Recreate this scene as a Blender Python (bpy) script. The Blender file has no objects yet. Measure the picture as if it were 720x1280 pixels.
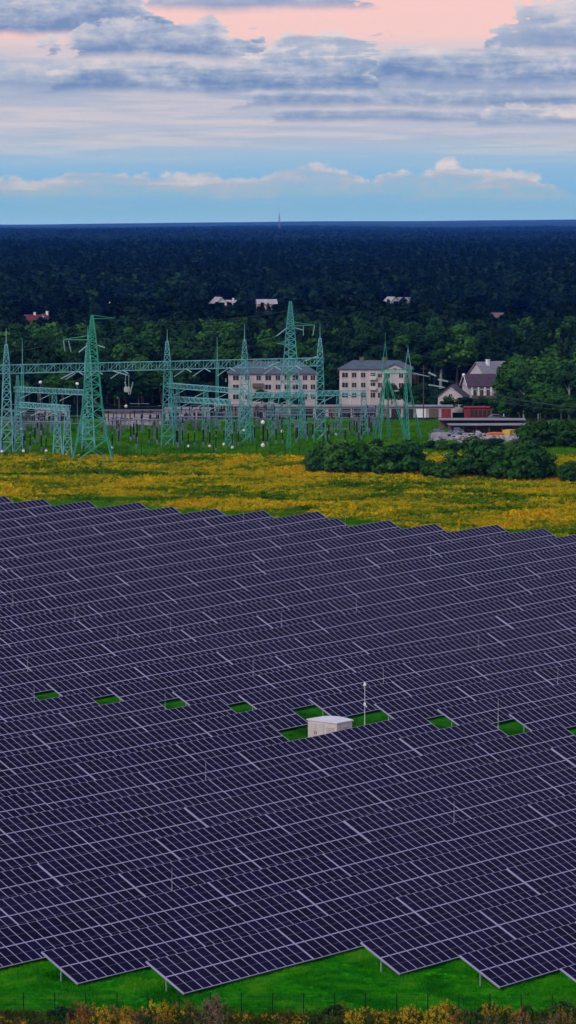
import bpy, math, random
import numpy as np
from mathutils import Vector, Matrix, Euler

R = math.radians
rnd = random.Random(7)
C = bpy.context.scene.collection
scene = bpy.context.scene

# ------------------------------------------------------------------ measures of the place
FPX = 4163.0            # focal length in pixels of a 720 x 1280 frame
HZ = 278.18             # true horizon row
CZ = 57.6               # camera height above the near grass
ALPHA = 0.71228         # direction the rows of tables run, from the view axis
SA, CA = math.sin(ALPHA), math.cos(ALPHA)
PITCH = 8.20486         # row spacing
C0 = 167.175
TILT = 0.45698
SLANT = 4.286
DT = 14.95              # table spacing along a row
Y0 = FPX * 56.28043 / 930
MIDH = 1.3
QK = np.array([-.15, .08, .2, .35, .5, .7, .95, 1.3, 1.8])
XK = np.array([-1.2, -.4, .4, 1.2])
G = np.array([[.12, .07, -.28, -.6], [.05, .09, .37, .37], [.64, .23, .68, .65], [.83, .82, 1., 1.37], [.9, 1.3, 1.82, 2.15],
              [1.96, 2.36, 2.57, 2.53], [4.3, 4.85, 4.9, 5.11], [7.95, 8.1, 8.6, 8.0], [9.9, 9.9, 9.9, 9.96]])
FAR = 9.93


def _terr(X, Y):
    q = np.clip(Y / Y0 - 1, QK[0], QK[-1])
    xi = np.clip(X / np.maximum(Y, 60) * FPX / 360, XK[0], XK[-1])
    i = np.clip(np.searchsorted(QK, q) - 1, 0, len(QK) - 2)
    a = (q - QK[i]) / (QK[i + 1] - QK[i])
    j = np.clip(np.searchsorted(XK, xi) - 1, 0, 2)
    b = (xi - XK[j]) / (XK[j + 1] - XK[j])
    return (G[i, j] * (1 - a) + G[i + 1, j] * a) * (1 - b) + (G[i, j + 1] * (1 - a) + G[i + 1, j + 1] * a) * b


def ground(X, Y):
    X = np.asarray(X, float); Y = np.asarray(Y, float)
    s = 0
    for dx in (-5, 0, 5):
        for dy in (-9, 0, 9):
            s = s + _terr(X + dx, Y + dy)
    return s / 9


def gz(x, y):
    return float(ground(x, y))


TH = math.atan((640 - HZ) / FPX)


def ray(px, py):
    x, y = px - 360, py - 640
    return x, FPX * math.cos(TH) - y * math.sin(TH), -FPX * math.sin(TH) - y * math.cos(TH)


def at(px, py, z=None):
    """world point of a frame pixel on the ground, or at height z"""
    rx, ry, rz = ray(px, py)
    zz = (0 if z is None else z)
    for _ in range(14):
        t = (zz - CZ) / rz
        X, Y = rx * t, ry * t
        if z is None:
            zz = gz(X, Y)
    return X, Y, zz


def at_y(px, py, Y):
    rx, ry, rz = ray(px, py)
    t = Y / ry
    return rx * t, Y, CZ + rz * t


def to_px(x, y, z):
    u, w = y, z - CZ
    d = u * math.cos(TH) - w * math.sin(TH)
    v = u * math.sin(TH) + w * math.cos(TH)
    return 360 + FPX * x / d, 640 - FPX * v / d


# ------------------------------------------------------------------ node helpers and materials
class NB:
    def __init__(s, nt):
        s.nt = nt

    def n(s, t, **kw):
        nd = s.nt.nodes.new(t)
        for k, v in kw.items():
            setattr(nd, k, v)
        return nd

    def put(s, sock, v):
        if hasattr(v, 'is_output') or isinstance(v, bpy.types.NodeSocket):
            s.nt.links.new(v, sock)
        elif isinstance(v, (tuple, list)) and len(v) == 3 and sock.type == 'RGBA':
            sock.default_value = (*v, 1)
        else:
            sock.default_value = v

    def m(s, op, a, b=0.0, c=0.0, clamp=False):
        nd = s.n('ShaderNodeMath', operation=op)
        nd.use_clamp = clamp
        s.put(nd.inputs[0], a); s.put(nd.inputs[1], b); s.put(nd.inputs[2], c)
        return nd.outputs[0]

    def add(s, *a):
        r = a[0]
        for b in a[1:]:
            r = s.m('ADD', r, b)
        return r

    def mul(s, *a):
        r = a[0]
        for b in a[1:]:
            r = s.m('MULTIPLY', r, b)
        return r

    def sub(s, a, b):
        return s.m('SUBTRACT', a, b)

    def step(s, x, a, b):      # smooth 0..1 as x goes a..b
        nd = s.n('ShaderNodeMapRange', interpolation_type='SMOOTHSTEP')
        s.put(nd.inputs[0], x); s.put(nd.inputs[1], a); s.put(nd.inputs[2], b)
        return nd.outputs[0]

    def mix(s, f, a, b, bt='MIX'):
        nd = s.n('ShaderNodeMix', data_type='RGBA', blend_type=bt)
        nd.clamp_factor = True
        s.put(nd.inputs[0], f); s.put(nd.inputs[6], a); s.put(nd.inputs[7], b)
        return nd.outputs[2]

    def xyz(s, x, y, z=0.0):
        nd = s.n('ShaderNodeCombineXYZ')
        s.put(nd.inputs[0], x); s.put(nd.inputs[1], y); s.put(nd.inputs[2], z)
        return nd.outputs[0]

    def noise(s, vec, scale=1.0, detail=4.0, rough=0.55, dist=0.0):
        nd = s.n('ShaderNodeTexNoise')
        if vec is not None:
            s.put(nd.inputs['Vector'], vec)
        nd.inputs['Scale'].default_value = scale
        nd.inputs['Detail'].default_value = detail
        nd.inputs['Roughness'].default_value = rough
        nd.inputs['Distortion'].default_value = dist
        return nd.outputs[0]

    def ramp(s, f, stops, interp='LINEAR'):
        nd = s.n('ShaderNodeValToRGB')
        cr = nd.color_ramp
        cr.interpolation = interp
        while len(cr.elements) < len(stops):
            cr.elements.new(0.5)
        for e, (p, c) in zip(cr.elements, stops):
            e.position = p
            e.color = (*c, 1)
        s.put(nd.inputs[0], f)
        return nd.outputs[0]


def new_mat(name):
    m = bpy.data.materials.new(name)
    m.use_nodes = True
    nb = NB(m.node_tree)
    return m, nb, m.node_tree.nodes['Principled BSDF']


def mat(name, col, rough=.7, metal=0.0, var=.25, scale=1.5, spec=.4, obj_var=0.0):
    """painted / natural surface with uneven tone"""
    m, nb, b = new_mat(name)
    pos = nb.n('ShaderNodeNewGeometry').outputs['Position']
    f = nb.noise(pos, scale, 5, .6)
    d = tuple(c * (1 - var) for c in col)
    l = tuple(min(1, c * (1 + var)) for c in col)
    c = nb.ramp(f, [(.3, d), (.7, l)])
    if obj_var:
        r = nb.n('ShaderNodeObjectInfo').outputs['Random']
        k = nb.m('MULTIPLY_ADD', r, 2 * obj_var, 1 - obj_var)
        c = nb.mix(1.0, c, nb.n('ShaderNodeCombineColor').outputs[0], 'MULTIPLY') if False else nb.mix(nb.mul(r, obj_var), c, tuple(x * .4 for x in col))
    nb.put(b.inputs['Base Color'], c)
    b.inputs['Roughness'].default_value = rough
    b.inputs['Metallic'].default_value = metal
    b.inputs['Specular IOR Level'].default_value = spec
    return m


def leaf_mat(name, dark, mid, light, tint=None, tamt=.0, rough=.75):
    """leaves: each small leaf face its own tone, each plant a little different"""
    m, nb, b = new_mat(name)
    isl = nb.n('ShaderNodeNewGeometry').outputs['Random Per Island']
    oi = nb.n('ShaderNodeObjectInfo').outputs['Random']
    oi2 = nb.n('ShaderNodeObjectInfo').outputs['Random']
    tone = nb.add(nb.mul(isl, .34), nb.mul(nb.m('FRACT', nb.mul(oi2, 7.31)), .66))
    c = nb.ramp(tone, [(0, dark), (.5, mid), (1, light)])
    if tint:
        c = nb.mix(nb.mul(oi, tamt), c, tint)
        loc = nb.n('ShaderNodeObjectInfo').outputs['Location']
        pn = nb.noise(loc, .0035, 4, .6)
        c = nb.mix(nb.mul(nb.step(pn, .50, .68), .55), c, tuple(min(1, q * 2.0) for q in tint))
    nb.put(b.inputs['Base Color'], c)
    b.inputs['Roughness'].default_value = rough
    b.inputs['Specular IOR Level'].default_value = .04
    return m


# ------------------------------------------------------------------ mesh helpers
class MB:
    """collects faces; build() links them as ONE mesh object"""
    def __init__(s):
        s.v, s.f, s.mi = [], [], []

    def quad(s, a, b, c, d, mi=0):
        n = len(s.v); s.v += [a, b, c, d]; s.f.append((n, n + 1, n + 2, n + 3)); s.mi.append(mi)

    def tri(s, a, b, c, mi=0):
        n = len(s.v); s.v += [a, b, c]; s.f.append((n, n + 1, n + 2)); s.mi.append(mi)

    def poly(s, pts, mi=0):
        n = len(s.v); s.v += list(pts); s.f.append(tuple(range(n, n + len(pts)))); s.mi.append(mi)

    def box(s, c, size, rz=0.0, mi=0, bev=0.0):
        cx, cy, cz = c; hx, hy, hz = (k / 2 for k in size)
        co, si = math.cos(rz), math.sin(rz)
        def P(x, y, z):
            return (cx + x * co - y * si, cy + x * si + y * co, cz + z)
        if bev <= 0:
            p = [P(x, y, z) for z in (-hz, hz) for x, y in ((-hx, -hy), (hx, -hy), (hx, hy), (-hx, hy))]
            n = len(s.v); s.v += p
            for q in ((3, 2, 1, 0), (4, 5, 6, 7), (0, 1, 5, 4), (1, 2, 6, 5), (2, 3, 7, 6), (3, 0, 4, 7)):
                s.f.append(tuple(n + i for i in q)); s.mi.append(mi)
            return
        b = bev
        rings = []
        for z, k in ((-hz, b), (-hz + b, 0), (hz - b, 0), (hz, b)):
            x, y = hx - k, hy - k
            rings.append([P(*q, z) for q in ((-x + b, -y), (x - b, -y), (x, -y + b), (x, y - b), (x - b, y), (-x + b, y), (-x, y - b), (-x, -y + b))])
        s.rings(rings, mi)

    def rings(s, rings, mi=0, cap=True):
        n = len(s.v); k = len(rings[0])
        for r in rings:
            s.v += r
        for i in range(len(rings) - 1):
            for j in range(k):
                a = n + i * k + j; b = n + i * k + (j + 1) % k
                s.f.append((a, b, b + k, a + k)); s.mi.append(mi)
        if cap:
            s.f.append(tuple(n + j for j in reversed(range(k)))); s.mi.append(mi)
            e = n + (len(rings) - 1) * k
            s.f.append(tuple(e + j for j in range(k))); s.mi.append(mi)

    def bar(s, a, b, r, r2=None, n=4, mi=0):
        a, b = Vector(a), Vector(b)
        d = (b - a)
        if d.length < 1e-6:
            return
        d.normalize()
        u = d.orthogonal().normalized(); w = d.cross(u)
        r2 = r if r2 is None else r2
        rs = []
        for p, q in ((a, r), (b, r2)):
            rs.append([tuple(p + (u * math.cos(t) + w * math.sin(t)) * q) for t in (2 * math.pi * i / n + .4 for i in range(n))])
        s.rings(rs, mi)

    def tube(s, pts, r, n=5, mi=0):
        for a, b in zip(pts[:-1], pts[1:]):
            s.bar(a, b, r, n=n, mi=mi)

    def lathe(s, c, prof, n=8, mi=0):
        s.rings([[(c[0] + r * math.cos(2 * math.pi * i / n), c[1] + r * math.sin(2 * math.pi * i / n), c[2] + z) for i in range(n)] for r, z in prof], mi)

    def mesh(s, name, mats):
        me = bpy.data.meshes.new(name)
        me.from_pydata([tuple(p) for p in s.v], [], s.f)
        for m in mats:
            me.materials.append(m)
        if len(mats) > 1:
            me.polygons.foreach_set('material_index', s.mi)
        me.update()
        return me

    def build(s, name, mats, parent=None, loc=None):
        if not isinstance(mats, (list, tuple)):
            mats = [mats]
        return link(name, s.mesh(name, mats), parent, loc)


def link(name, me, parent=None, loc=None):
    o = bpy.data.objects.new(name, me)
    C.objects.link(o)
    if parent is not None:
        o.parent = parent
    if loc is not None:
        o.location = loc
    return o


def np_mesh(name, verts, faces, mats, mi=None):
    """verts (N,3), faces (M,k) arrays"""
    me = bpy.data.meshes.new(name)
    k = faces.shape[1]
    me.vertices.add(len(verts)); me.vertices.foreach_set('co', verts.astype(np.float32).ravel())
    me.loops.add(faces.size); me.loops.foreach_set('vertex_index', faces.astype(np.int32).ravel())
    me.polygons.add(len(faces))
    me.polygons.foreach_set('loop_start', np.arange(len(faces), dtype=np.int32) * k)
    for m in (mats if isinstance(mats, (list, tuple)) else [mats]):
        me.materials.append(m)
    if mi is not None:
        me.polygons.foreach_set('material_index', mi.astype(np.int32))
    me.update(calc_edges=True)
    me.validate()
    return me


def tag(o, label=None, cat=None, group=None, kind=None):
    if label: o['label'] = label
    if cat: o['category'] = cat
    if group: o['group'] = group
    if kind: o['kind'] = kind
    return o


def thing(name, label, cat, loc=(0, 0, 0), rz=0.0, group=None):
    o = bpy.data.objects.new(name, None)
    C.objects.link(o)
    o.empty_display_size = .3
    o.location = loc; o.rotation_euler = (0, 0, rz)
    return tag(o, label, cat, group)


def children_of(o):
    return list(KIDS.get(o.name, []))


KIDS = {}


def copy_tree(o, kids, label=None):
    c = o.copy(); C.objects.link(c)
    for ch in kids:
        d = ch.copy(); C.objects.link(d); d.parent = c
    if label: c['label'] = label
    return c


ORD = ['zeroth', 'first', 'second', 'third', 'fourth', 'fifth', 'sixth', 'seventh', 'eighth', 'ninth', 'tenth', 'eleventh', 'twelfth',
       'thirteenth', 'fourteenth', 'fifteenth', 'sixteenth', 'seventeenth', 'eighteenth', 'nineteenth', 'twentieth']
ORD += ['twenty-' + ORD[i] for i in range(1, 10)] + ['thirtieth'] + ['thirty-' + ORD[i] for i in range(1, 10)] + ['fortieth']

# ------------------------------------------------------------------ camera
cam = bpy.data.cameras.new('camera')
camo = bpy.data.objects.new('camera', cam)
C.objects.link(camo)
camo.location = (0, 0, CZ)
camo.rotation_euler = (R(90) - TH, 0, 0)
cam.sensor_fit = 'VERTICAL'
cam.sensor_height = 36
cam.lens = FPX / 1280 * 36
cam.clip_start = 1
cam.clip_end = 120000
scene.camera = camo

# ------------------------------------------------------------------ sky
W = bpy.data.worlds.new('World')
scene.world = W
W.use_nodes = True
W.node_tree.nodes.clear()
nb = NB(W.node_tree)
SUN_EL, SUN_AZ = R(34), R(215)     # sun behind thin cloud, behind and left of the camera
dirv = nb.n('ShaderNodeTexCoord').outputs['Generated']
sp = nb.n('ShaderNodeSeparateXYZ'); nb.put(sp.inputs[0], dirv)
dx, dy, dz = sp.outputs
az = nb.m('ARCTAN2', dx, dy)
hor = nb.m('SQRT', nb.add(nb.mul(dx, dx), nb.mul(dy, dy), 1e-5))
te = nb.m('DIVIDE', dz, hor)
X = nb.mul(az, FPX / 100.0)                        # bearing, in hundredths of the view
Y = nb.sub(2.7818, nb.mul(te, FPX / 100.0))        # 2.78 at the horizon, 0 four degrees up
X = nb.add(X, 3.6)


def gauss(cx, cy, rx, ry, amp):
    a = nb.m('DIVIDE', nb.sub(X, cx), rx); b = nb.m('DIVIDE', nb.sub(Y, cy), ry)
    return nb.mul(nb.m('EXPONENT', nb.mul(nb.add(nb.mul(a, a), nb.mul(b, b)), -1.0)), amp)


def gx(cx, rx, amp):
    a = nb.m('DIVIDE', nb.sub(X, cx), rx)
    return nb.mul(nb.m('EXPONENT', nb.mul(nb.mul(a, a), -1.0)), amp)


base = nb.ramp(nb.m('MULTIPLY', Y, 1 / 2.8, clamp=True),
               [(0, (.93, .60, .59)), (.17, (.91, .60, .59)), (.235, (.64, .57, .64)), (.30, (.47, .51, .65)), (.46, (.44, .49, .64)), (.56, (.49, .52, .66)), (.64, (.42, .52, .69)),
                (.70, (.32, .50, .73)), (.78, (.245, .47, .78)), (.88, (.215, .45, .84)), (.94, (.22, .46, 1.04)), (1.0, (.25, .50, 1.35))])
lump1 = nb.noise(nb.xyz(nb.mul(X, 1.7), nb.mul(Y, 2.2), 1.7), 1, 3, .5, .1)
lump2 = nb.noise(nb.xyz(nb.mul(X, 5.2), nb.mul(Y, 6.5), 4.2), 1, 6, .6, .1)
soft = nb.noise(nb.xyz(nb.mul(X, 1.2), nb.mul(Y, 5.0), 21.0), 1, 6, .6, .25)
fine_ = nb.noise(nb.xyz(nb.mul(X, .5), nb.mul(Y, 9.0), 6.6), 1, 5, .6, .3)
edge_n = nb.add(nb.mul(nb.sub(lump1, .5), 1.0), nb.mul(nb.sub(lump2, .5), 1.1))
base_n = nb.add(nb.mul(nb.sub(nb.noise(nb.xyz(nb.mul(X, .9), 0.0, 8.8), 1, 4, .6), .5), .16), nb.mul(nb.sub(fine_, .5), .10))
# thin veils between the banks
veil = nb.mul(nb.step(fine_, .42, .62), nb.step(Y, .35, .7), nb.sub(1.0, nb.step(Y, 1.7, 2.15)))
sky = nb.mix(nb.mul(veil, .55), base, (.70, .62, .66))
veil2 = nb.noise(nb.xyz(nb.mul(X, .30), nb.mul(Y, 6.0), 9.1), 1, 5, .6, .3)
sky = nb.mix(nb.mul(nb.step(veil2, .48, .64), .55, nb.step(Y, .9, 1.2), nb.sub(1.0, nb.step(Y, 1.6, 2.2))), sky, (.36, .44, .61))


def bank(x0, x1, foot, rise, ragged, dark, amount=.96, bumps=(), fade=.10, light=(.60, .58, .66)):
    """one bank of cloud: lumpy pale top, flat blue-grey base; bearings and rows in hundredths"""
    global sky
    Xn = nb.add(X, nb.mul(nb.sub(soft, .5), 1.3), nb.mul(nb.sub(lump1, .5), .9))
    ends = nb.mul(nb.step(Xn, x0 - .1, x0 + 1.0), nb.sub(1.0, nb.step(Xn, x1 - 1.0, x1 + .1)))
    h = nb.add(nb.mul(ends, rise), nb.mul(edge_n, ragged), nb.mul(nb.sub(ends, 1.0), .25))
    for b_ in bumps:
        h = nb.add(h, gx(*b_))
    ft = nb.add(foot, base_n)
    up = nb.sub(nb.sub(ft, Y), 0.0)                    # height above the foot
    d = nb.sub(h, up)                                  # depth below the cloud top
    m_ = nb.mul(nb.step(d, -.02, .06), nb.step(up, -fade, .03), nb.step(ends, .0, .45))
    t_ = nb.m('DIVIDE', up, nb.m('MAXIMUM', h, .12))
    t_ = nb.add(nb.mul(t_, .62), nb.mul(nb.sub(lump2, .5), 1.0), nb.mul(nb.sub(soft, .5), 1.5), nb.mul(nb.sub(fine_, .5), .5), .10)
    c_ = nb.ramp(t_, [(0.0, dark), (.28, tuple(.55 * a + .45 * b for a, b in zip(dark, (.42, .48, .63)))), (.50, (.42, .48, .63)), (.72, light), (1.0, (.74, .66, .70))])
    sky = nb.mix(nb.mul(m_, amount), sky, c_)


DK, MD = (.17, .27, .50), (.25, .35, .56)
bank(-3.0, 12.0, 1.06, .34, .30, MD, .8, fade=.2)
bank(5.7, 9.2, .60, .54, .34, MD, .96, ((7.3, .5, .1),))
bank(1.5, 5.0, .09, .20, .14, MD, .9)
bank(4.4, 5.7, .53, .07, .20, (.44, .42, .56), .6, fade=.04, light=(.72, .56, .62))
bank(-3.0, 2.5, .40, .66, .22, DK, .97)
bank(.2, 3.75, .68, .34, .26, DK, .97, ((2.63, .14, .20), (3.2, .2, .10), (1.6, .5, .12)))
bank(2.7, 5.4, .88, .36, .28, MD, .96, ((3.5, .3, .10), (4.2, .25, .08)), light=(.72, .66, .70))
bank(4.0, 9.8, .98, .34, .20, DK, .96, ((6.25, .16, .09), (5.0, .3, .05), (5.6, .4, .05)))
bank(.1, 5.2, 1.10, .30, .18, DK, .97, ((1.0, .4, .06), (2.6, .5, .08)))
bank(2.4, 9.6, 1.30, .16, .10, DK, .85, fade=.10)
bank(2.6, 9.6, 1.50, .14, .08, (.20, .30, .52), .85, fade=.08)
bank(5.4, 9.6, 1.56, .26, .14, MD, .85, fade=.06, light=(.70, .63, .66))
bank(-2.0, 2.6, 1.32, .05, .05, (.42, .46, .60), .6, fade=.05)
# small torn wisps in the pink
w1 = nb.noise(nb.xyz(nb.mul(X, 1.6), nb.mul(Y, 7.0), 8.3), 1, 5, .6, .4)
sky = nb.mix(nb.mul(nb.step(w1, .56, .68), gauss(4.7, .46, .8, .09, .85)), sky, (.58, .46, .56))
# long row of small cumulus above the horizon
bank(-2.9, 7.5, 2.43, .22, .24, (.27, .48, .74), .86, ((5.56, .24, .20), (6.2, .6, .15), (4.05, .35, .11), (3.5, .25, .09), (4.62, .12, -.12), (1.1, .5, .07), (5.05, .3, .08), (2.4, .4, .06)), fade=.14, light=(.58, .57, .67))
hz2 = nb.noise(nb.xyz(nb.mul(X, .7), nb.mul(Y, 4), 5.5), 1, 4, .5)
sky = nb.mix(nb.mul(nb.step(hz2, .5, .7), nb.step(Y, 2.4, 2.6), .25), sky, (.30, .52, .90))
# overhead: an even overcast over the physical sky
nish = nb.n('ShaderNodeTexSky', sky_type='NISHITA')
nish.sun_disc = False
nish.sun_elevation = SUN_EL
nish.sun_rotation = SUN_AZ
nish.dust_density = 2.0
over = nb.noise(dirv, 3.0, 5, .55, .4)
ocol = nb.ramp(over, [(.3, (.27, .26, .40)), (.7, (.52, .49, .62))])
nmul = nb.mix(1.0, nish.outputs[0], (.05, .05, .05), 'MULTIPLY')
ocol = nb.mix(1.0, ocol, nmul, 'ADD')
sky = nb.mix(nb.step(Y, -.2, -4.5), sky, ocol)
sky = nb.mix(nb.step(Y, 2.80, 3.4), sky, (.10, .16, .26))
bg = nb.n('ShaderNodeBackground')
nb.put(bg.inputs[0], sky)
bg.inputs[1].default_value = 1.0
out = nb.n('ShaderNodeOutputWorld')
nb.nt.links.new(bg.outputs[0], out.inputs[0])

sun = bpy.data.lights.new('sun', 'SUN')
suno = bpy.data.objects.new('sun', sun)
C.objects.link(suno)
sun.energy = 1.3
sun.angle = R(14)
sun.color = (1, .95, .90)
sd = Vector((math.sin(SUN_AZ) * math.cos(SUN_EL), math.cos(SUN_AZ) * math.cos(SUN_EL), math.sin(SUN_EL)))
suno.rotation_euler = sd.to_track_quat('Z', 'Y').to_euler()
suno.location = (0, 0, 200)

# ------------------------------------------------------------------ materials
M = {}
M['alu'] = mat('aluminium_frame', (.335, .315, .475), .45, .0, .12, .4)
M['rail'] = mat('aluminium_rail', (.335, .315, .475), .45, .0, .1, .4)
M['steel'] = mat('galvanised_steel', (.26, .36, .34), .5, .1, .2, 2)
m, nb, b = new_mat('solar_cells')
isl = nb.n('ShaderNodeNewGeometry').outputs['Random Per Island']
oi = nb.n('ShaderNodeObjectInfo').outputs['Random']
r = nb.m('FRACT', nb.add(isl, oi))
pos = nb.n('ShaderNodeNewGeometry').outputs['Position']
soil = nb.noise(pos, .05, 4, .6)
c = nb.mix(r, (.0038, .0021, .017), (.0062, .0038, .031))
c = nb.mix(nb.mul(nb.step(soil, .45, .75), .5), c, (.013, .009, .034))
nb.put(b.inputs['Base Color'], c)
nb.put(b.inputs['Roughness'], nb.m('MULTIPLY_ADD', soil, .15, .12))
b.inputs['Specular IOR Level'].default_value = .02
M['cell'] = m
M['half'] = mat('backsheet_line', (.085, .075, .13), .5, 0, .1, 1)


def zone_ground():
    m, nb, b = new_mat('ground_cover')
    pos = nb.n('ShaderNodeNewGeometry').outputs['Position']
    s = nb.n('ShaderNodeSeparateXYZ'); nb.put(s.inputs[0], pos)
    x, y, z = s.outputs
    wob = nb.mul(nb.sub(nb.noise(pos, .05, 3), .5), 14)
    big = nb.noise(pos, .035, 4, .6)
    fine = nb.noise(pos, .9, 5, .65)
    mid_ = nb.noise(pos, .22, 4, .6)
    lawn = nb.ramp(fine, [(.3, (.008, .14, .002)), (.5, (.016, .25, .003)), (.72, (.05, .34, .006))])
    lawn = nb.mix(nb.step(mid_, .5, .7), lawn, (.035, .19, .006))
    lawn = nb.mix(nb.mul(nb.step(y, 264, 280), .75), lawn, nb.ramp(fine, [(.35, (.008, .060, .004)), (.6, (.020, .10, .006)), (.78, (.07, .075, .03))]))  # among the tables: shade and less mown grass put into the colour
    # streaks run across the view as the flower stands do
    fstr = nb.noise(nb.xyz(nb.mul(x, .05), nb.mul(y, .11), 0.0), 1, 5, .62, .4)
    meadow = nb.ramp(fstr, [(.36, (.045, .13, .006)), (.47, (.15, .19, .008)), (.56, (.40, .30, .010)), (.68, (.46, .24, .012))])
    meadow = nb.mix(nb.mul(nb.step(fine, .5, .65), .5), meadow, (.05, .08, .008))
    yard = nb.ramp(mid_, [(.35, (.03, .18, .006)), (.55, (.05, .30, .008)), (.75, (.14, .26, .04))])
    yard = nb.mix(nb.mul(nb.step(nb.add(x, nb.mul(wob, .5)), 14, 24), nb.sub(1.0, nb.step(fine, .62, .8))), yard, nb.mix(nb.step(mid_, .45, .6), (.012, .045, .006), (.075, .07, .07)))
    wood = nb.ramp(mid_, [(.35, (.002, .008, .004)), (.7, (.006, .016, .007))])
    f1 = nb.step(nb.add(y, nb.mul(x, .66), wob), 556, 580)
    c = nb.mix(f1, lawn, meadow)
    c = nb.mix(nb.step(nb.add(y, nb.mul(wob, .4)), 680, 687), c, yard)
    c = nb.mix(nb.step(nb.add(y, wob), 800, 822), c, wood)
    c = nb.mix(nb.mul(nb.sub(1.0, nb.step(nb.add(y, nb.mul(wob, .1)), 233, 235.5)), .8), c, (.05, .05, .012))
    nb.put(b.inputs['Base Color'], c)
    b.inputs['Roughness'].default_value = 1
    b.inputs['Specular IOR Level'].default_value = 0
    bp = nb.n('ShaderNodeBump'); bp.inputs['Strength'].default_value = .6; bp.inputs['Distance'].default_value = .2
    nb.put(bp.inputs['Height'], nb.noise(pos, 2.5, 4))
    nb.nt.links.new(bp.outputs[0], b.inputs['Normal'])
    return m


# ------------------------------------------------------------------ the ground sheet and the far hills
ys = np.concatenate([np.arange(-60, 150, 30), np.arange(150, 760, 5), 760 * (80000 / 760) ** (np.linspace(0, 1, 60) ** 1.0)])
ss = np.linspace(-1, 1, 81)
YY, SS = np.meshgrid(ys, ss, indexing='ij')
XX = SS * (90 + .42 * np.maximum(YY, 0))
ZZ = ground(XX, YY)
vs = np.stack([XX, YY, ZZ], -1).reshape(-1, 3)
nx = len(ss)
idx = np.arange(len(ys) * nx).reshape(len(ys), nx)
fs = np.stack([idx[:-1, :-1], idx[:-1, 1:], idx[1:, 1:], idx[1:, :-1]], -1).reshape(-1, 4)
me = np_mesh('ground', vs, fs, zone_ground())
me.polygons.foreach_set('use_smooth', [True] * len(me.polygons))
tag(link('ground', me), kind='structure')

M['hill'] = mat('far_woodland', (.008, .020, .018), .95, 0, .35, .004, .05)


def hills(dist, depth, f_top, seed, name):
    r = np.random.RandomState(seed)
    xs = np.linspace(-.45, .45, 240) * dist
    prof = np.zeros_like(xs)
    for k in range(1, 26):
        prof += r.normal() / k ** 1.0 * np.sin(xs / dist * k * 9 + r.uniform(0, 6.3))
    prof = (prof - prof.min()) / (prof.max() - prof.min())
    px = 360 + xs / dist * FPX
    top = np.interp(px, f_top[0], f_top[1])
    zt = CZ + (HZ - top) * dist / FPX - 5 + (prof - .55) * f_top[2] * dist / FPX
    rows = []
    for t, h in ((0, -2), (.25, .55), (.5, 1), (.75, .6), (1, -2)):
        yy = dist + depth * (t - .5)
        zz = np.where(h < 0, FAR - 3, FAR + (zt - FAR) * h)
        rows.append(np.stack([xs * yy / dist, np.full_like(xs, yy), zz], -1))
    v = np.concatenate(rows); n = len(xs)
    i = np.arange(len(rows) * n).reshape(len(rows), n)
    f = np.stack([i[:-1, :-1], i[:-1, 1:], i[1:, 1:], i[1:, :-1]], -1).reshape(-1, 4)
    me = np_mesh(name, v, f, M['hill'])
    me.polygons.foreach_set('use_smooth', [True] * len(me.polygons))
    tag(link(name, me), kind='structure')


hills(30000, 4000, ([-2000, 0, 200, 360, 560, 720, 3000], [281, 281.5, 279, 277, 276, 274, 273], 2.6), 3, 'hills')
hills(22000, 3000, ([-2000, 0, 200, 360, 560, 720, 3000], [283, 283.5, 281.5, 280.5, 278, 279, 279], 4.0), 5, 'hills')
hills(16500, 2500, ([-2000, 0, 360, 720, 3000], [285.5, 285.5, 284, 282.5, 283], 3.5), 9, 'hills')

# ------------------------------------------------------------------ solar tables
PW, PL, NP = 1.045, 2.095, 14
PP = 1.058
HALF = NP * PP / 2


def panel_faces(mb, cx, y0):
    """one framed glass panel lying in the table plane, top at z = 0"""
    xs_ = [cx - PW / 2, cx - PW / 2 + .039, cx + PW / 2 - .039, cx + PW / 2]
    m_ = y0 + PL / 2
    ys_ = [y0, y0 + .028, m_ - .015, m_ + .015, y0 + PL - .028, y0 + PL]
    n = len(mb.v)
    for y in ys_:
        for x in xs_:
            mb.v.append((x, y, 0.0))
    for j in range(5):
        for i in range(3):
            a = n + j * 4 + i
            mb.f.append((a, a + 1, a + 5, a + 4))
            mb.mi.append(0 if i != 1 or j in (0, 4) else (2 if j == 2 else 1))
    k = len(mb.v)
    for (x, y) in ((xs_[0], y0), (xs_[3], y0), (xs_[3], y0 + PL), (xs_[0], y0 + PL)):
        mb.v.append((x, y, -.035))
    top = [n, n + 3, n + 23, n + 20]
    for q in range(4):
        mb.f.append((k + q, k + (q + 1) % 4, top[(q + 1) % 4], top[q])); mb.mi.append(0)
    mb.f.append((k + 3, k + 2, k + 1, k)); mb.mi.append(0)


PMATS = [M['alu'], M['cell'], M['half']]
mb = MB(); panel_faces(mb, 0, -PL / 2)
panel_me = mb.mesh('solar_panel', PMATS)
mb = MB()
for i in range(NP):
    for y0 in (.028, -.028 - PL):
        panel_faces(mb, -HALF + PP * (i + .5), y0)
array_me = mb.mesh('panel_field', PMATS)
cT, sT = math.cos(TILT), math.sin(TILT)


def tp(x, y, z=0.0):   # table plane -> table frame
    return (x, y * cT - z * sT, MIDH + y * sT + z * cT)


def tbox(mb, x0, x1, y0, y1, z0, z1):
    p = [tp(x, y, z) for z in (z0, z1) for x, y in ((x0, y0), (x1, y0), (x1, y1), (x0, y1))]
    n = len(mb.v); mb.v += p
    for q in ((3, 2, 1, 0), (4, 5, 6, 7), (0, 1, 5, 4), (1, 2, 6, 5), (2, 3, 7, 6), (3, 0, 4, 7)):
        mb.f.append(tuple(n + i for i in q)); mb.mi.append(0)


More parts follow.
